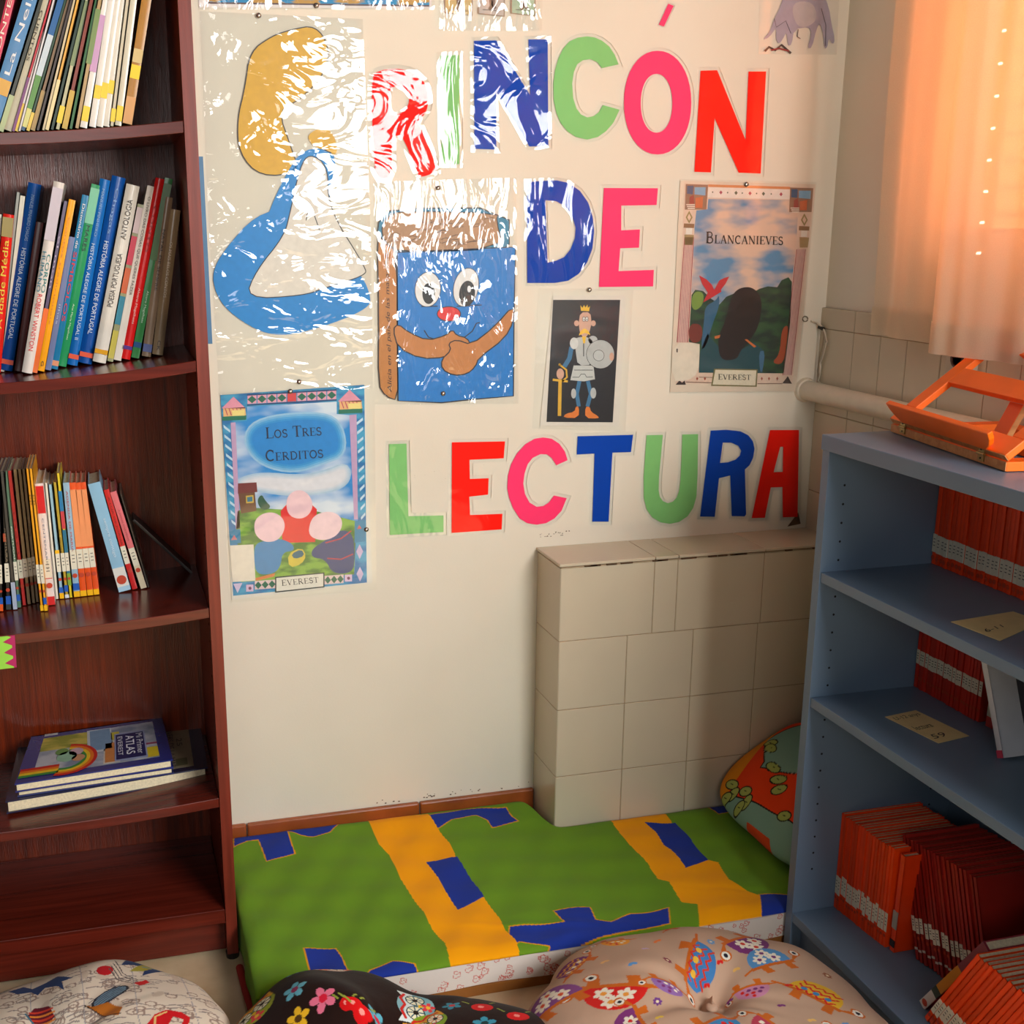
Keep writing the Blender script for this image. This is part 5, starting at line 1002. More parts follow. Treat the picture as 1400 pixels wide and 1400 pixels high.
# ================================================================== FABRIC PAINTER
class Canvas:
    def __init__(s, x, y, base): s.x, s.y = x.ravel(), y.ravel(); s.c = np.tile(np.array(lin(base)), (s.x.size, 1))
    def put(s, m, c): s.c[m] = lin(c)
    def ell(s, cx, cy, rx, ry, c, a=0):
        dx, dy = s.x-cx, s.y-cy; ca, sa = math.cos(a), math.sin(a)
        s.put(((dx*ca+dy*sa)/rx)**2+((-dx*sa+dy*ca)/ry)**2 < 1, c)
    def half(s, cx, cy, rx, ry, c, a=0, cut=0):
        dx, dy = s.x-cx, s.y-cy; ca, sa = math.cos(a), math.sin(a); U, V = dx*ca+dy*sa, -dx*sa+dy*ca
        s.put(((U/rx)**2+(V/ry)**2 < 1) & (V > cut*ry), c)
    def inside(s, pts):
        P = np.array(pts); m = np.zeros(s.x.size, bool); box = (s.x > P[:, 0].min()) & (s.x < P[:, 0].max()) & (s.y > P[:, 1].min()) & (s.y < P[:, 1].max())
        idx = np.nonzero(box)[0]; X, Y = s.x[idx], s.y[idx]; r = np.zeros(idx.size, bool)
        for i in range(len(P)):
            (x0, y0), (x1, y1) = P[i-1], P[i]
            if y0 == y1: continue
            k = ((y0 > Y) != (y1 > Y)) & (X < (x1-x0)*(Y-y0)/(y1-y0)+x0); r ^= k
        m[idx[r]] = True; return m
    def poly(s, pts, c, edge=None, w=.0014):
        s.put(s.inside(pts), c)
        if edge: s.line(list(pts)+[pts[0]], w, edge)
    def line(s, pts, w, c):
        for (x0, y0), (x1, y1) in zip(pts[:-1], pts[1:]):
            b_ = np.nonzero((s.x > min(x0, x1)-w) & (s.x < max(x0, x1)+w) & (s.y > min(y0, y1)-w) & (s.y < max(y0, y1)+w))[0]
            if not b_.size: continue
            X, Y = s.x[b_]-x0, s.y[b_]-y0; dx, dy = x1-x0, y1-y0; L2 = dx*dx+dy*dy+1e-12; t = np.clip((X*dx+Y*dy)/L2, 0, 1)
            s.c[b_[(X-t*dx)**2+(Y-t*dy)**2 < (w/2)**2]] = lin(c)
    def flower(s, cx, cy, r, c, cc, n=5, a=0):
        for k in range(n): t = a+2*PI*k/n; s.ell(cx+r*.6*math.cos(t), cy+r*.6*math.sin(t), r*.42, r*.30, c, t)
        s.ell(cx, cy, r*.32, r*.32, cc)
def grid_mesh(name, P, C, m, parent, org, closed=False):
    n, k = P.shape[:2]; I = np.arange(n*k).reshape(n, k)
    if closed: a, b_ = I, np.roll(I, -1, 0)
    else: a, b_ = I[:-1], I[1:]
    q = np.stack([a[:, :-1], b_[:, :-1], b_[:, 1:], a[:, 1:]], -1).reshape(-1, 4)
    me = bpy.data.meshes.new(name); me.vertices.add(n*k); me.vertices.foreach_set('co', (P.reshape(-1, 3)-np.array(org)).astype(np.float32).ravel())
    me.loops.add(q.size); me.loops.foreach_set('vertex_index', q.ravel().astype(np.int32)); me.polygons.add(len(q)); me.polygons.foreach_set('loop_start', np.arange(0, q.size, 4, dtype=np.int32)); me.polygons.foreach_set('loop_total', np.full(len(q), 4, np.int32))
    me.update(calc_edges=True); me.validate(); me.polygons.foreach_set('use_smooth', [True]*len(q))
    at_ = me.color_attributes.new('print', 'FLOAT_COLOR', 'POINT'); at_.data.foreach_set('color', np.concatenate([C, np.ones((n*k, 1))], 1).astype(np.float32).ravel())
    me.materials.append(m); o_ = bpy.data.objects.new(name, me); COL.objects.link(o_)
    if parent: o_.parent = parent
    else: o_.location = org
    return o_
# ================================================================== MATTRESS
GREEN, YEL, BLU = (104, 146, 34), (248, 164, 4), (30, 54, 150)
NX, NT = 820, 430
xs_ = np.linspace(-.684, .628, NX); ts = np.linspace(0, 1, NT)
YFm = -.404
def slope(y): return .018*((y-YFm)/.52)**1.5
yb_ = np.where(xs_ < 0, .121, -.004); k_ = 1/(1+np.exp((xs_+.018)*140)); yb_ = -.006+k_*.126
X = np.repeat(xs_[:, None], NT, 1); Tt = np.repeat(ts[None], NX, 0)
ytop0 = yb_[:, None]; L1, L3 = .06, .06   # back drop, top, front drop lengths
Lt = ytop0-YFm; tot = L1+Lt+L3; sarc = Tt*tot
ZT = .080
Yc = np.where(sarc < L1, ytop0, np.where(sarc < L1+Lt, ytop0-(sarc-L1), YFm)); Zc = np.where(sarc < L1, ZT-(L1-sarc), np.where(sarc < L1+Lt, ZT, ZT-(sarc-L1-Lt)))
def rr_(a, b_, r): return np.minimum(1, np.maximum(0, (a-b_)/r))
ef = np.clip((Yc-YFm)/.03, 0, 1); eb = np.clip((ytop0-Yc)/.03, 0, 1); el = np.clip((X+.684)/.03, 0, 1); er = np.clip((.628-X)/.03, 0, 1)
rnd_ = lambda e: 1-np.sqrt(np.clip(1-(1-e)**2, 0, 1))
top_ = Zc >= ZT-1e-6
Zc = Zc-np.where(top_, .012*(rnd_(ef)+rnd_(eb)), 0)-.014*rnd_(el)-.014*rnd_(er)
Zc = np.where(top_, Zc, np.minimum(Zc, ZT-.012))
wr_ = .0022*np.sin(X*23+Yc*9)+.0016*np.sin(X*61-Yc*37+1)+.0012*np.sin(X*14+Yc*70)
fold = .0035*np.exp(-((Yc+.30+.25*(X+.3))/.010)**2)*np.exp(-((X+.15)/.12)**2)-.002*np.exp(-((Yc+.32+.3*(X-.25))/.008)**2)*np.exp(-((X-.3)/.1)**2)
Zc = Zc+np.where(top_, (wr_+fold)*np.minimum(ef, eb), 0)+.004*np.exp(-((X+.03)/.03)**2)*np.exp(-((Yc-.08)/.04)**2)
Zc = Zc+np.where(Tt < .5, slope(np.clip(Yc, YFm, .121)), np.where(top_, slope(np.clip(Yc, YFm, .121)), 0))
Yc = Yc+np.where(~top_ & (Tt > .5), -.004*np.sin(X*9+1)-.002*np.sin(X*30), 0)
Xc = X+np.where(el <= 0, 0, 0)
cv = Canvas(X, Yc, GREEN)
def mp_(Z, pts):
    out = []
    for u, v in Z(pts):
        z = ZT
        for _ in range(6): q = at(u, v, 2, z); z = ZT+slope(min(max(q[1], YFm), .121))
        out.append((q[0], q[1]))
    return out
zA, zB = Zm(300, 1060, 3.111), Zm(700, 1050, 2.8)
OL = (214, 150, 20)
for Z, pts in ((zA, [(60, 215), (200, 222), (320, 212), (505, 200), (500, 215), (470, 245), (400, 262), (345, 255), (290, 238), (310, 300), (322, 330), (200, 362), (165, 268), (120, 275), (60, 305)]),
               (zA, [(880, 178), (1030, 140), (1220, 130), (1245, 175), (1272, 195), (1160, 218), (1140, 190), (1090, 172), (1040, 182), (990, 190), (930, 228)]),
               (zA, [(358, 742), (495, 733), (520, 770), (560, 860), (600, 865), (640, 820), (735, 785), (830, 795), (868, 848), (880, 960), (420, 960)]),
               (zB, [(-10, 605), (100, 600), (200, 596), (158, 548), (300, 535), (320, 580), (380, 592), (450, 560), (600, 535), (606, 590), (340, 640), (130, 700), (145, 672), (30, 665), (-20, 690)]),
               (zB, [(560, 120), (700, 90), (660, 130), (620, 140), (580, 162)]), (zB, [(733, 70), (830, 60), (860, 175), (790, 180), (755, 150)]), (zB, [(945, 480), (1300, 470), (1300, 700), (950, 640)]), (zB, [(1040, 300), (1180, 290), (1200, 360), (1080, 380)])):
    cv.poly(mp_(Z, pts), BLU, OL, .0026)
cv.poly(mp_(zA, [(625, 170), (760, 160), (885, 165), (930, 228), (985, 300), (1005, 345), (1125, 518), (1190, 600), (1215, 650), (1260, 700), (1300, 800), (1010, 880), (960, 720), (900, 650), (870, 590), (820, 520), (770, 440), (720, 330), (680, 295)]), YEL)
cv.poly(mp_(zA, [(878, 362), (1010, 347), (1125, 515), (1015, 565), (960, 490), (930, 430)]), BLU)
cv.poly(mp_(zB, [(350, 140), (440, 120), (560, 115), (580, 160), (612, 202), (740, 345), (790, 360), (830, 430), (950, 485), (965, 620), (725, 640), (710, 520), (650, 515), (600, 440), (560, 425), (520, 370), (470, 320), (420, 260), (385, 210)]), YEL)
cv.poly(mp_(zB, [(508, 207), (625, 205), (660, 245), (752, 348), (665, 385), (610, 310), (580, 290), (550, 240)]), BLU)
# white under-sheet with red doodles on the front face
zf = Zc.ravel(); xf = X.ravel(); frt = (Tt.ravel() > .5) & (~top_.ravel()) & (xf > -.50+.02*np.sin(zf*200))
cf = Canvas(X, Zc, (226, 214, 204)); random.seed(3)
for _ in range(90):
    cx, cy, r_ = random.uniform(-.5, .62), random.uniform(.02, .066), random.uniform(.003, .0075)
    pts = [(cx+r_*(1+.25*math.sin(k*2.1))*math.cos(k*.55), cy+r_*(1+.25*math.cos(k*1.7))*math.sin(k*.55)) for k in range(13)]
    cf.line(pts, .0013, (206, 110, 100)); cf.line([(cx-r_*.4, cy), (cx+r_*.5, cy+r_*.3)], .0011, (206, 110, 100))
cv.c[frt] = cf.c[frt]
mroot = empty('mattress', (0, -.16, 0), label='thin floor mattress in green, yellow and blue patched cover, along the back wall', cat='mattress')
M_FAB = vcol_mat('printed_cotton')
P3d = np.stack([Xc, Yc, Zc], -1)
P3d[0, :, 2] = np.minimum(P3d[0, :, 2], .02); 
grid_mesh('cover', P3d, cv.c, M_FAB, mroot, (0, -.16, 0))
# green end of the cover draping down to the floor at the left
n1, n2 = 90, 40
Yd = np.repeat(np.linspace(.10, -.402, n1)[:, None], n2, 1); Vd = np.repeat(np.linspace(0, 1, n2)[None], n1, 0)
Zd = (.070+slope(Yd))*(1-Vd)+.004; Xd = -.672-.013*np.sqrt(Vd)-.004*np.sin(Yd*40)*Vd
grid_mesh('cover_end', np.stack([Xd, Yd, Zd], -1), np.tile(np.array(lin(GREEN)), (n1*n2, 1)), M_FAB, mroot, (0, -.16, 0))
b = MB(); b.box(-.668, -.401, .0, .620, -.012, .019, mat((150, 92, 34), rough=.6)); b.box(-.668, -.012, 0, -.012, .11, .019, mat((150, 92, 34), rough=.6)); b.build('base_board', mroot, (0, -.16, 0))
MB().tube([(-.692, -.22, .010), (-.689, -.30, .010), (-.684, -.37, .009), (-.678, -.412, .008)], .007, mat((150, 20, 16), rough=.7), 10).build('red_piping', mroot, (0, -.16, 0), smooth=True)
# ================================================================== FLOOR CUSHIONS
def cushion(name, cx, cy, Rf, Hf, base, paint, label, group, seed, pleats=16, dimple=.035, zoff=0):
    NA, NR = 900, 230
    th = np.linspace(0, 2*PI, NA, endpoint=False)[:, None].repeat(NR, 1); s = np.linspace(0, 1, NR)[None].repeat(NA, 0)
    R_ = Rf(th); H_ = Hf(th)
    rho = np.where(s < .72, s/.72, 1-(s-.72)/.28*.45); under = s >= .72
    rimz = H_*.42
    zt = rimz+(H_-rimz)*np.sqrt(np.clip(1-rho**2.8, 0, 1)); zb = rimz*(1-np.sqrt(np.clip(1-rho**2.2, 0, 1))*1.0)
    zb = rimz-(rimz-.003)*np.sqrt(np.clip(1-np.clip((rho-.55)/.45, 0, 1)**2, 0, 1))
    z = np.where(under, zb, zt)
    rr = rho*R_
    z = z-np.where(under, 0, dimple*np.exp(-(rr/.045)**2))
    rs = np.random.RandomState(seed); ph = rs.uniform(0, 6, 6)
    for k in range(pleats):     # irregular puckers running out from the tuft
        a0 = 2*PI*(k+rs.uniform(-.3, .3))/pleats; d_a = (th-a0-.25*rho*math.sin(k*2.2)+PI) % (2*PI)-PI; ln = rs.uniform(.07, .17); dp = rs.uniform(.003, .012)
        z = z-np.where(under, 0, dp*np.exp(-(d_a*np.maximum(rr, .02)/(.008+.012*rs.rand()))**2)*np.exp(-(rr/ln)**2)*np.clip(rr/.02, 0, 1))
    for k in range(10):         # soft lumps of filling
        a0 = rs.uniform(0, 6.28); r0 = rs.uniform(.08, .24); bx_, by_ = r0*math.cos(a0), r0*math.sin(a0)
        z = z+np.where(under, 0, rs.uniform(-.009, .010)*np.exp(-(((rr*np.cos(th)-bx_)**2+(rr*np.sin(th)-by_)**2)/rs.uniform(.04, .08)**2)))
    z = z+np.where(under, 0, .004*np.sin(3*th+ph[2])*rho+.003*np.sin(7*th+ph[3]+rho*4)*rho)
    z = np.maximum(z, .002)+zoff
    rw = rr*(1+.012*np.sin(th*pleats+ph[4])*rho**4)
    x, y = cx+rw*np.cos(th), cy+rw*np.sin(th)
    # pattern coordinates: unrolled along the surface so the print does not smear on the rim
    dr = np.diff(rw, axis=1); dz = np.diff(z, axis=1); arc_ = np.concatenate([np.zeros((NA, 1)), np.cumsum(np.sqrt(dr**2+dz**2), 1)], 1)
    arc_ = arc_/np.maximum(arc_[:, int(NR*.60)][:, None], 1e-6)*rw[:, int(NR*.60)][:, None]
    cvs = Canvas(cx+arc_*np.cos(th), cy+arc_*np.sin(th), base)
    K = int(NR*.80); V3 = np.stack([x[:, :K], y[:, :K], z[:, :K]], -1).reshape(-1, 3)-CAM; Q = V3 @ RM.T; UU = PX+FOC*Q[:, 0]/Q[:, 2]; VV = PY+FOC*Q[:, 1]/Q[:, 2]
    sx_, sy_ = cvs.x.reshape(NA, NR)[:, :K].ravel(), cvs.y.reshape(NA, NR)[:, :K].ravel()
    def spot(Z, p_):
        u_, v_ = Z([p_])[0]; d2 = (UU-u_)**2+(VV-v_)**2; m_ = np.nonzero(d2 < 16)[0]
        i_ = m_[np.argmin(Q[m_, 2])] if m_.size else int(np.argmin(d2))
        return float(sx_[i_]), float(sy_[i_])
    global cpt
    cpt = lambda Z, p_, z=0: spot(Z, p_)
    paint(cvs)
    org = (cx, cy, 0); r = empty(name, org, label=label, cat='cushion', group=group)
    grid_mesh('cover', np.stack([x, y, z], -1), cvs.c, M_FAB, r, org, closed=True)
    zc = float(z[:, 2].mean())
    MB().lathe([(.0001, .006), (.006, .0055), (.009, .003), (.010, 0), (.0001, -.002)], (cx, cy, zc-.004), (0, 0, 1), mat(base, rough=.8), 20).build('tuft_button', r, org, smooth=True)
    return r
def bump_(th, c, w): d = (th-c+PI) % (2*PI)-PI; return np.exp(-(d/w)**2)
def cpt(Z, p, z=.12): q = at(*Z([p])[0], 2, z); return q[0], q[1]
OCH, PUR = (196, 98, 26), (120, 50, 110)
def turtle(c, x, y, r, a, shell, d1, d2, kind=0):
    r *= 1.25
    ca, sa = math.cos(a), math.sin(a); L = lambda u, v: (x+(u*ca-v*sa)*r, y+(u*sa+v*ca)*r)
    c.poly([L(-1.1, -.1), L(1.15, -.12), L(1.2, -.32), L(-1.2, -.34)], OCH)
    for u in (-.75, .55): c.poly([L(u, -.2), L(u+.35, -.2), L(u+.5, -.75), L(u+.05, -.75)], OCH)
    c.poly([L(1.0, -.3), L(1.6, .02), L(1.7, .35), L(1.35, .1)], OCH); hx, hy = L(1.62, .30); c.ell(hx, hy, r*.30, r*.24, OCH, a); c.ell(hx, hy, r*.20, r*.20, (226, 220, 206)); c.ell(hx, hy, r*.10, r*.10, (24, 24, 40))
    c.line([L(-1.1, -.2), L(-1.6, -.35)], r*.12, OCH)
    c.half(x, y, r*1.05, r*1.05, shell, a, -.14)
    if kind == 0:
        for u, v in ((-.4, .25), (.35, .2), (0, .65)): px_, py_ = L(u, v); c.flower(px_, py_, r*.34, d1, d2, 6)
    elif kind == 1:
        for u, v in ((-.6, .15), (-.2, .15), (.2, .15), (.6, .15), (-.4, .5), (0, .5), (.4, .5), (0, .8)): px_, py_ = L(u, v); c.ell(px_, py_, r*.13, r*.13, d1 if (u+v) > .4 else d2)
    else:
        for q in (-.1, .25, .6): c.line([L(-.8+k*.2, q+.1*(-1)**k) for k in range(9)], r*.09, d1)
        for u in (-.5, 0, .5): px_, py_ = L(u, .08); c.ell(px_, py_, r*.13, r*.13, d2)
zC = Zm(700, 1050, 2.8)
def paint_beige(c):
    W_, RD, BL, LI = (232, 220, 200), (206, 34, 28), (64, 120, 176), (150, 110, 170)
    T = [(395, 652, .018, 2.8, (226, 150, 30), RD, W_, 1), (238, 752, .024, .6, PUR, (226, 160, 60), W_, 2), (393, 838, .034, 2.6, RD, W_, (226, 150, 60), 0), (605, 815, .019, 2.9, (140, 100, 160), PUR, W_, 1), (690, 722, .032, 3.9, BL, (200, 60, 40), (226, 180, 60), 2),
         (888, 648, .032, 3.6, PUR, W_, (210, 60, 40), 0), (990, 728, .028, .2, (84, 140, 190), W_, PUR, 0), (158, 885, .032, .1, (130, 70, 130), W_, (210, 80, 40), 0), (478, 968, .026, 1.6, PUR, W_, RD, 0), (790, 962, .030, 3.3, (60, 130, 180), (226, 190, 60), RD, 1),
         (915, 832, .020, 2.9, (196, 130, 160), RD, PUR, 1), (1158, 856, .031, -1.0, (220, 170, 40), RD, (60, 130, 180), 2), (1005, 985, .026, 1.9, (180, 60, 80), W_, PUR, 1), (620, 600, .02, .4, (220, 70, 40), W_, PUR, 1)]
    for u, v, r, a, s, d1, d2, k in T: x, y = cpt(zC, (u, v)); turtle(c, x, y, r, a, s, d1, d2, k)
    for u, v, cc in ((600, 725, (120, 40, 60)), (765, 655, (110, 150, 190)), (563, 885, (110, 60, 130)), (1212, 785, (150, 90, 60))): x, y = cpt(zC, (u, v)); c.flower(x, y, .0075, cc, (226, 206, 170), 7)
    for u, v, cc in ((458, 738, (90, 140, 190)), (745, 825, RD), (1060, 820, RD), (555, 652, (226, 120, 60)), (857, 760, (220, 170, 90)), (562, 943, (226, 190, 70)), (350, 732, (220, 170, 110)), (508, 680, (190, 160, 190)), (1032, 898, PUR), (1148, 955, (226, 180, 100)), (1280, 970, (90, 140, 190)), (795, 732, RD), (825, 885, PUR)):
        x, y = cpt(zC, (u, v)); c.ell(x-.003, y, .004, .003, cc, .6); c.ell(x+.003, y, .004, .003, cc, -.6)
    random.seed(5)
    for _ in range(26):
        x, y = random.uniform(-.3, .3), random.uniform(-1.02, -.86); turtle(c, x, y, .028, random.uniform(0, 6), random.choice([PUR, BL, RD, (226, 160, 40)]), W_, RD, random.randint(0, 2))
cushion('floor_cushion', .005, -.690, lambda t: .300-.065*bump_(t, 1.35, .65)-.025*bump_(t, .1, .5)-.022*bump_(t, 2.45, .35)-.012*bump_(t, .75, .2)+.03*bump_(t, -1.57, 1.0), lambda t: .160+.018*bump_(t, 1.35, .5), (186, 152, 128), paint_beige, 'beige round floor cushion printed with little colourful turtles', 'round cushions on the floor', 1, 14)
def owl(c, x, y, r, a, body, cap, eye):
    r *= 1.3
    ca, sa = math.cos(a), math.sin(a); L = lambda u, v: (x+(u*ca-v*sa)*r, y+(u*sa+v*ca)*r)
    c.ell(x, y, r*.95, r*.78, body, a)
    c.poly([L(-.95, .1), L(-1.0, .75), L(-.5, .5), L(.5, .5), L(1.0, .75), L(.95, .1)], cap)
    c.line([L(-.8, .45), L(-.4, .62), L(0, .45), L(.4, .62), L(.8, .45)], r*.12, (206, 40, 30))
    for u in (-.42, .42):
        px_, py_ = L(u, .02); c.ell(px_, py_, r*.40, r*.40, (30, 60, 60)); c.ell(px_, py_, r*.35, r*.35, (232, 230, 200))
        for k in range(8): t = k*PI/4; c.line([(px_+r*.15*math.cos(t), py_+r*.15*math.sin(t)), (px_+r*.33*math.cos(t), py_+r*.33*math.sin(t))], r*.05, eye)
        c.ell(px_, py_, r*.12, r*.12, (40, 30, 20))
    c.poly([L(-.12, -.1), L(.12, -.1), L(0, -.4)], (236, 190, 40)); c.flower(*L(0, -.5), r*.3, (226, 60, 70), (236, 190, 60))
zD = Zm(300, 1290, 5.385); zE = Zm(540, 1330, 4.375)
def paint_brown(c):
    x, y = cpt(zD, (235, 490), .13); owl(c, x, y, .030, .25, (150, 160, 40), (226, 170, 30), (60, 50, 20))
    x, y = cpt(zD, (800, 165), .14); owl(c, x, y, .026, -.6, (226, 196, 180), (226, 120, 90), (120, 50, 40))
    x, y = cpt(zE, (135, 185), .12); owl(c, x, y, .030, 1.4, (130, 180, 190), (214, 226, 226), (30, 90, 110))
    x, y = cpt(zE, (190, 285), .12); owl(c, x, y, .026, .4, (130, 160, 40), (226, 160, 50), (206, 60, 40))
    for Z, u, v, r, cc, cd in ((zD, 545, 320, .014, (110, 190, 210), (150, 50, 90)), (zD, 757, 380, .015, (240, 120, 150), (226, 30, 60)), (zD, 575, 535, .013, (244, 190, 40), (90, 60, 20)), (zD, 1180, 560, .014, (90, 170, 190), (206, 40, 60)), (zD, 505, 165, .014, (90, 170, 190), (226, 160, 60)), (zE, 540, 285, .014, (60, 150, 176), (30, 60, 60)), (zE, 340, 178, .012, (60, 150, 176), (206, 60, 60)), (zE, 1262, 288, .014, (240, 196, 50), (40, 60, 50)), (zE, 940, 270, .012, (70, 160, 170), (226, 60, 80)), (zD, 560, 190, .014, (40, 84, 40), (50, 96, 44))):
        x, y = cpt(Z, (u, v), .12); c.flower(x, y, r*1.3, cc, cd, 5, random.uniform(0, 1))
    for Z, u, v, r in ((zD, 940, 415, .009), (zD, 1000, 415, .010), (zD, 1070, 490, .013), (zE, 735, 240, .014), (zE, 865, 225, .009), (zE, 520, 188, .014), (zE, 820, 205, .008)):
        x, y = cpt(Z, (u, v), .12); r *= 1.25; c.ell(x, y, r, r*.85, (214, 16, 20)); c.ell(x-.002, y+.001, r*.28, r*.28, (244, 150, 140)); c.line([(x+r, y+r), (x+r*1.6, y+r*1.5)], .003, (150, 160, 60)); c.line([(x-r, y+r), (x-r*1.4, y+r*1.7)], .003, (150, 160, 60))
    random.seed(9)
    for _ in range(40):
        x, y = random.uniform(-.8, -.2), random.uniform(-1.05, -.80); c.flower(x, y, .014, random.choice([(110, 190, 210), (240, 120, 150), (244, 190, 40)]), (206, 30, 50))
cushion('floor_cushion', -.515, -.680, lambda t: .285-.070*bump_(t, 1.1, .34)-.012*bump_(t, .5, .3)+.045*bump_(t, .0, .35)-.03*bump_(t, 3.3, .5), lambda t: .138+.046*bump_(t, 2.15, .55)-.004*bump_(t, .9, .5), (36, 17, 12), paint_brown, 'dark brown round floor cushion printed with owls and flowers', 'round cushions on the floor', 2, 12, .045)
zF = Zm(0, 1260, 3.5)
def paint_white(c):
    random.seed(11); GL = (136, 124, 120)
    def P(u, v): return cpt(zF, (u, v), .115)
    for _ in range(420):
        u, v = random.uniform(-200, 1080), random.uniform(150, 640); x, y = P(u, v)
        if random.random() < .6: L_ = random.uniform(.006, .02); c.line([(x, y), (x+L_, y+L_*.25), (x+L_*1.6, y+L_*.1)], .0022, GL)
        else: c.line([(x+.008*math.cos(k*.9)*(1+.3*math.sin(k*2.3)), y+.006*math.sin(k*.9)) for k in range(9)], .0020, (150, 128, 116))
    for k in range(18):
        u, v = random.uniform(150, 1080), random.uniform(190, 420); x, y = P(u, v); c.ell(x, y, .012, .007, (200, 182, 164), random.uniform(0, 3))
    for u in (100, 350, 620, 900): c.line([P(u, 130), P(u+60, 490)], .0013, (150, 146, 150))
    c.poly([P(30, 325), P(110, 300), P(150, 310), P(210, 285), P(270, 250), P(345, 255), P(290, 275), P(308, 315), P(270, 295), P(210, 305), P(180, 340), P(150, 325), P(80, 335)], (34, 56, 104))
    c.poly([P(580, 195), P(610, 168), P(700, 178), P(760, 200), P(800, 215), P(740, 232), P(680, 245), P(700, 210), P(640, 195)], (30, 50, 96)); c.poly([P(620, 225), P(700, 190), P(760, 195), P(690, 225)], (160, 150, 50)); c.line([P(690, 205), P(780, 225)], .004, (60, 130, 170))
    x, y = P(503, 218); c.ell(x, y, .013, .015, (186, 20, 30))
    for k in range(4): c.line([P(520+k*10, 210-k*12), P(560+k*10, 265-k*10), P(660, 285-k*6)], .0018, (90, 80, 80))
    c.poly([P(640, 282), P(700, 266), P(718, 280), P(670, 292)], (196, 30, 30))
    x, y = P(528, 335); c.ell(x, y, .034, .016, (40, 36, 40), .75); c.ell(x, y, .030, .013, (110, 140, 160), .75)
    for k in range(-3, 4): c.line([(x-.02+k*.004, y-.02-k*.003), (x+.02+k*.004, y+.018-k*.003)], .0014, (60, 60, 80))
    c.poly([P(395, 385), P(440, 395), P(520, 372), P(585, 395), P(565, 435), P(500, 442), P(450, 415)], (176, 100, 30)); c.line([P(400, 388), P(500, 442), P(580, 425)], .002, (60, 40, 30))
    c.poly([P(130, 440), P(160, 402), P(230, 390), P(262, 440), P(230, 470), P(170, 490)], (104, 24, 40))
    for k in range(4): c.line([P(140+k*6, 425+k*18), P(250+k*3, 400+k*18)], .003, (226, 130, 50) if k % 2 else (206, 60, 40))
    c.line([P(120, 430), P(175, 500)], .003, (70, 110, 130))
    c.poly([P(700, 490), P(740, 430), P(800, 408), P(870, 420), P(915, 450), P(905, 500), P(870, 495), P(880, 455), P(830, 440), P(790, 520)], (200, 20, 28)); c.line([P(740, 500), P(750, 440), P(800, 420)], .003, (226, 190, 120))
    for k in range(10):
        x, y = random.uniform(-1.2, -.78), random.uniform(-.85, -.60); c.ell(x, y, .02, .014, random.choice([(200, 30, 30), (40, 60, 110), (176, 110, 40)]), random.uniform(0, 3))
cushion('floor_cushion', -1.005, -.515, lambda t: .265-.035*bump_(t, 1.9, .6)+.02*bump_(t, .5, .4), lambda t: .140+.018*bump_(t, 1.15, .5)-.008*bump_(t, 2.2, .5), (214, 200, 182), paint_white, 'off-white round floor cushion printed with a map, ships and creatures', 'round cushions on the floor', 3, 14, .03)
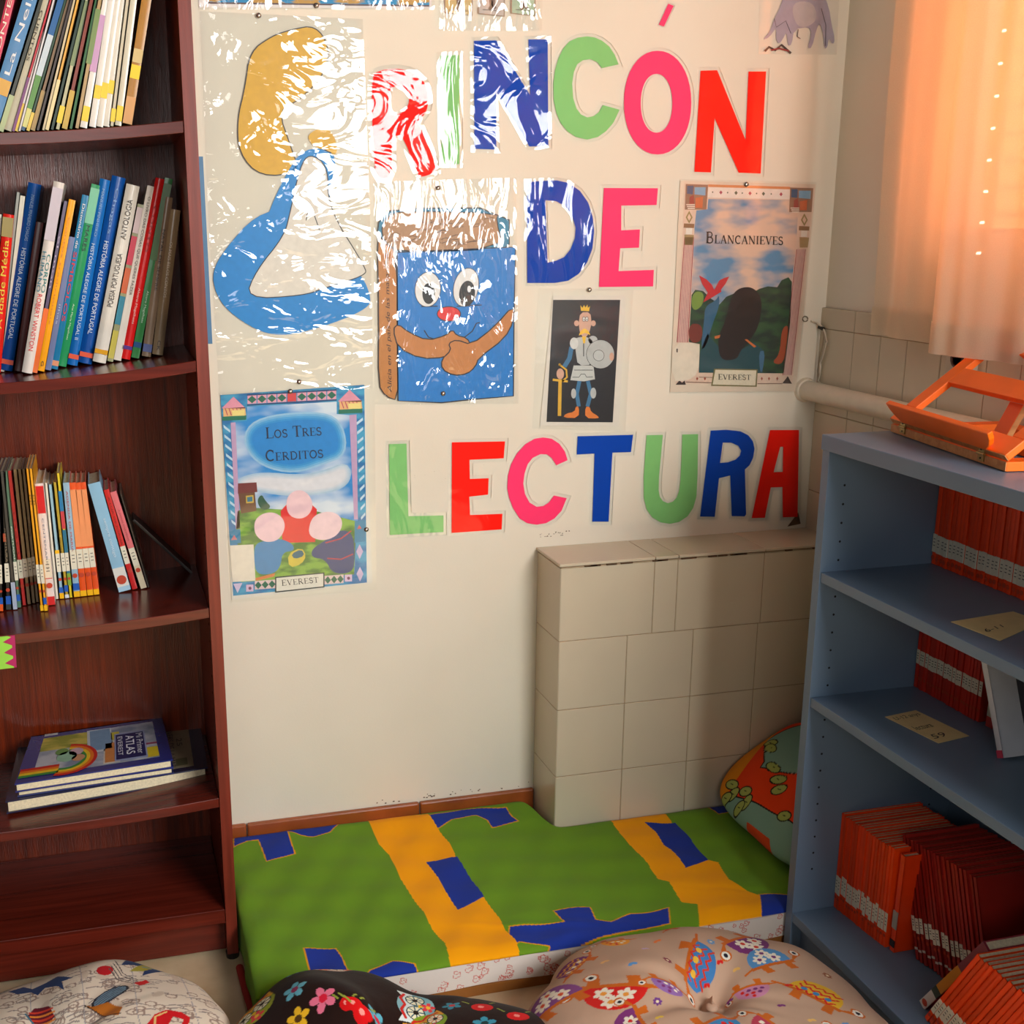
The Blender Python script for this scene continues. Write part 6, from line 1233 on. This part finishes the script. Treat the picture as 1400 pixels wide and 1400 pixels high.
# ================================================================== ORANGE PILLOW
def pillow():
    N1, N2 = 380, 560
    u = np.linspace(-1, 1, N1)[:, None].repeat(N2, 1); v = np.linspace(0, 2*PI, N2, endpoint=False)[None].repeat(N1, 0)
    # cross-section superellipse around the long axis, ends closing softly
    e = np.clip(1-np.abs(u)**4.5, 0, 1)**.5; c_, s_ = np.cos(v), np.sin(v)
    A, B = .145*e**.7, .050*e
    p = np.sign(c_)*np.abs(c_)**.75*A; q = np.sign(s_)*np.abs(s_)**.9*B*(1-.25*np.abs(c_))
    q = q+.003*np.sin(u*9+p*30)
    ly = u*.185
    tl = math.radians(34); lx = p*math.cos(tl)-q*math.sin(tl); lz = p*math.sin(tl)+q*math.cos(tl)
    x, y, z = .480+lx+.015*u, -.190-ly, .190+lz-.012*u
    cvs = Canvas(ly, np.where(s_ >= 0, p, np.where(p > 0, .29-p, -.29-p)), (232, 66, 16))
    TEAL, LG, YO = (126, 164, 146), (166, 178, 92), (226, 140, 20)
    cvs.put((np.abs(cvs.y) > .128) | (np.abs(cvs.x) > .182), (232, 66, 16))
    # ly runs toward the viewer, p up the slope
    cvs.poly([(-.150, .020), (-.090, -.02), (-.085, -.035), (-.05, -.02), (.02, .02), (.10, .03), (.19, .05), (.19, .125), (-.13, .125)], TEAL, INK, .003)
    cvs.poly([(-.115, -.130), (-.09, -.112), (-.02, -.095), (.06, -.082), (.19, -.068), (.19, -.16), (-.11, -.16)], TEAL, INK, .003)
    cvs.poly([(-.190, -.15), (-.108, -.15), (-.122, -.07), (-.148, .03), (-.165, .08), (-.190, .08)], YO); cvs.poly([(-.19, .10), (-.10, .118), (0, .128), (.1, .13), (.1, .15), (-.19, .15)], YO)
    cvs.poly([(-.02, -.135), (.05, -.13), (.08, -.16), (-.01, -.17)], (206, 70, 26)); cvs.poly([(.05, -.16), (.19, -.15), (.19, -.2), (.05, -.2)], YO)
    for lx_, lp, a in ((-.120, -.098, .3), (-.100, -.112, 1.3), (-.072, -.092, .4), (-.050, -.108, 1.5), (-.112, -.128, 1.0), (-.062, -.125, 1.2), (-.128, .022, .5), (-.112, .012, 0), (-.062, -.018, .1), (-.03, -.03, .8), (-.01, -.045, 1.0), (.03, .0, .5), (.05, -.08, .4)):
        cvs.ell(lx_, lp, .0190, .0122, (24, 30, 20), a); cvs.ell(lx_, lp, .0162, .0096, LG, a); cvs.line([(lx_-.004, lp), (lx_+.003, lp+.001)], .0018, (40, 60, 30))
    org = (.497, -.196, .085); r = empty('pillow', org, label='orange and teal leaf-print pillow propped in the corner on the mattress', cat='pillow')
    grid_mesh('pillowcase', np.stack([x, y, z], -1).transpose(1, 0, 2), cvs.c.reshape(N1, N2, 3).transpose(1, 0, 2).reshape(-1, 3), M_FAB, r, org, closed=True)
pillow()
# ================================================================== LIGHT, SKY, CAMERA
wd = bpy.data.worlds.new('World'); SC.world = wd; wd.use_nodes = True
bg = wd.node_tree.nodes['Background']; bg.inputs[0].default_value = (1, .95, .88, 1); bg.inputs[1].default_value = .09
def area(name, loc, target, sx, sy, power, col):
    l = bpy.data.lights.new(name, 'AREA'); l.shape = 'RECTANGLE'; l.size = sx; l.size_y = sy; l.energy = power; l.color = col
    o_ = bpy.data.objects.new(name, l); COL.objects.link(o_); o_.location = loc; o_.rotation_euler = (Vector(target)-Vector(loc)).to_track_quat('-Z', 'Y').to_euler(); return o_
area('side_window_light', (XW-.01, -2.60, 1.68), (-.55, -.35, 1.15), 1.25, .9, 88, (1, .995, .975))
area('frontal_fill_light', (-1.2, -3.8, 1.7), (-.7, 0, .6), 1.2, 1.0, 14, (1, .99, .97))  # weak unseen fill lamp, added to lift the shelf books from the front left
area('window_daylight', (XW+1.1, -.75, 1.9), (XW, -.75, 1.7), 1.4, 1.3, 12, (1, .92, .8))
su = bpy.data.lights.new('sun', 'SUN'); su.energy = 27; su.angle = .012; su.color = (1, .92, .78)
so2 = bpy.data.objects.new('sun', su); COL.objects.link(so2); so2.rotation_euler = Vector((-1, -.12, -.42)).to_track_quat('-Z', 'Y').to_euler()
cam = bpy.data.cameras.new('camera'); co = bpy.data.objects.new('camera', cam); COL.objects.link(co); SC.camera = co
cam.sensor_width = 36; cam.lens = FOC/1400*36; cam.shift_x = (700-PX)/1400; cam.shift_y = (PY-700)/1400; cam.clip_start = .02
r0, d0, f0 = RM
co.matrix_world = Matrix(((r0[0], -d0[0], -f0[0], CAM[0]), (r0[1], -d0[1], -f0[1], CAM[1]), (r0[2], -d0[2], -f0[2], CAM[2]), (0, 0, 0, 1)))
SC.view_settings.view_transform = 'Standard'; SC.view_settings.look = 'None'; SC.view_settings.exposure = 0; SC.view_settings.gamma = 1
SC.view_settings.use_curve_mapping = False
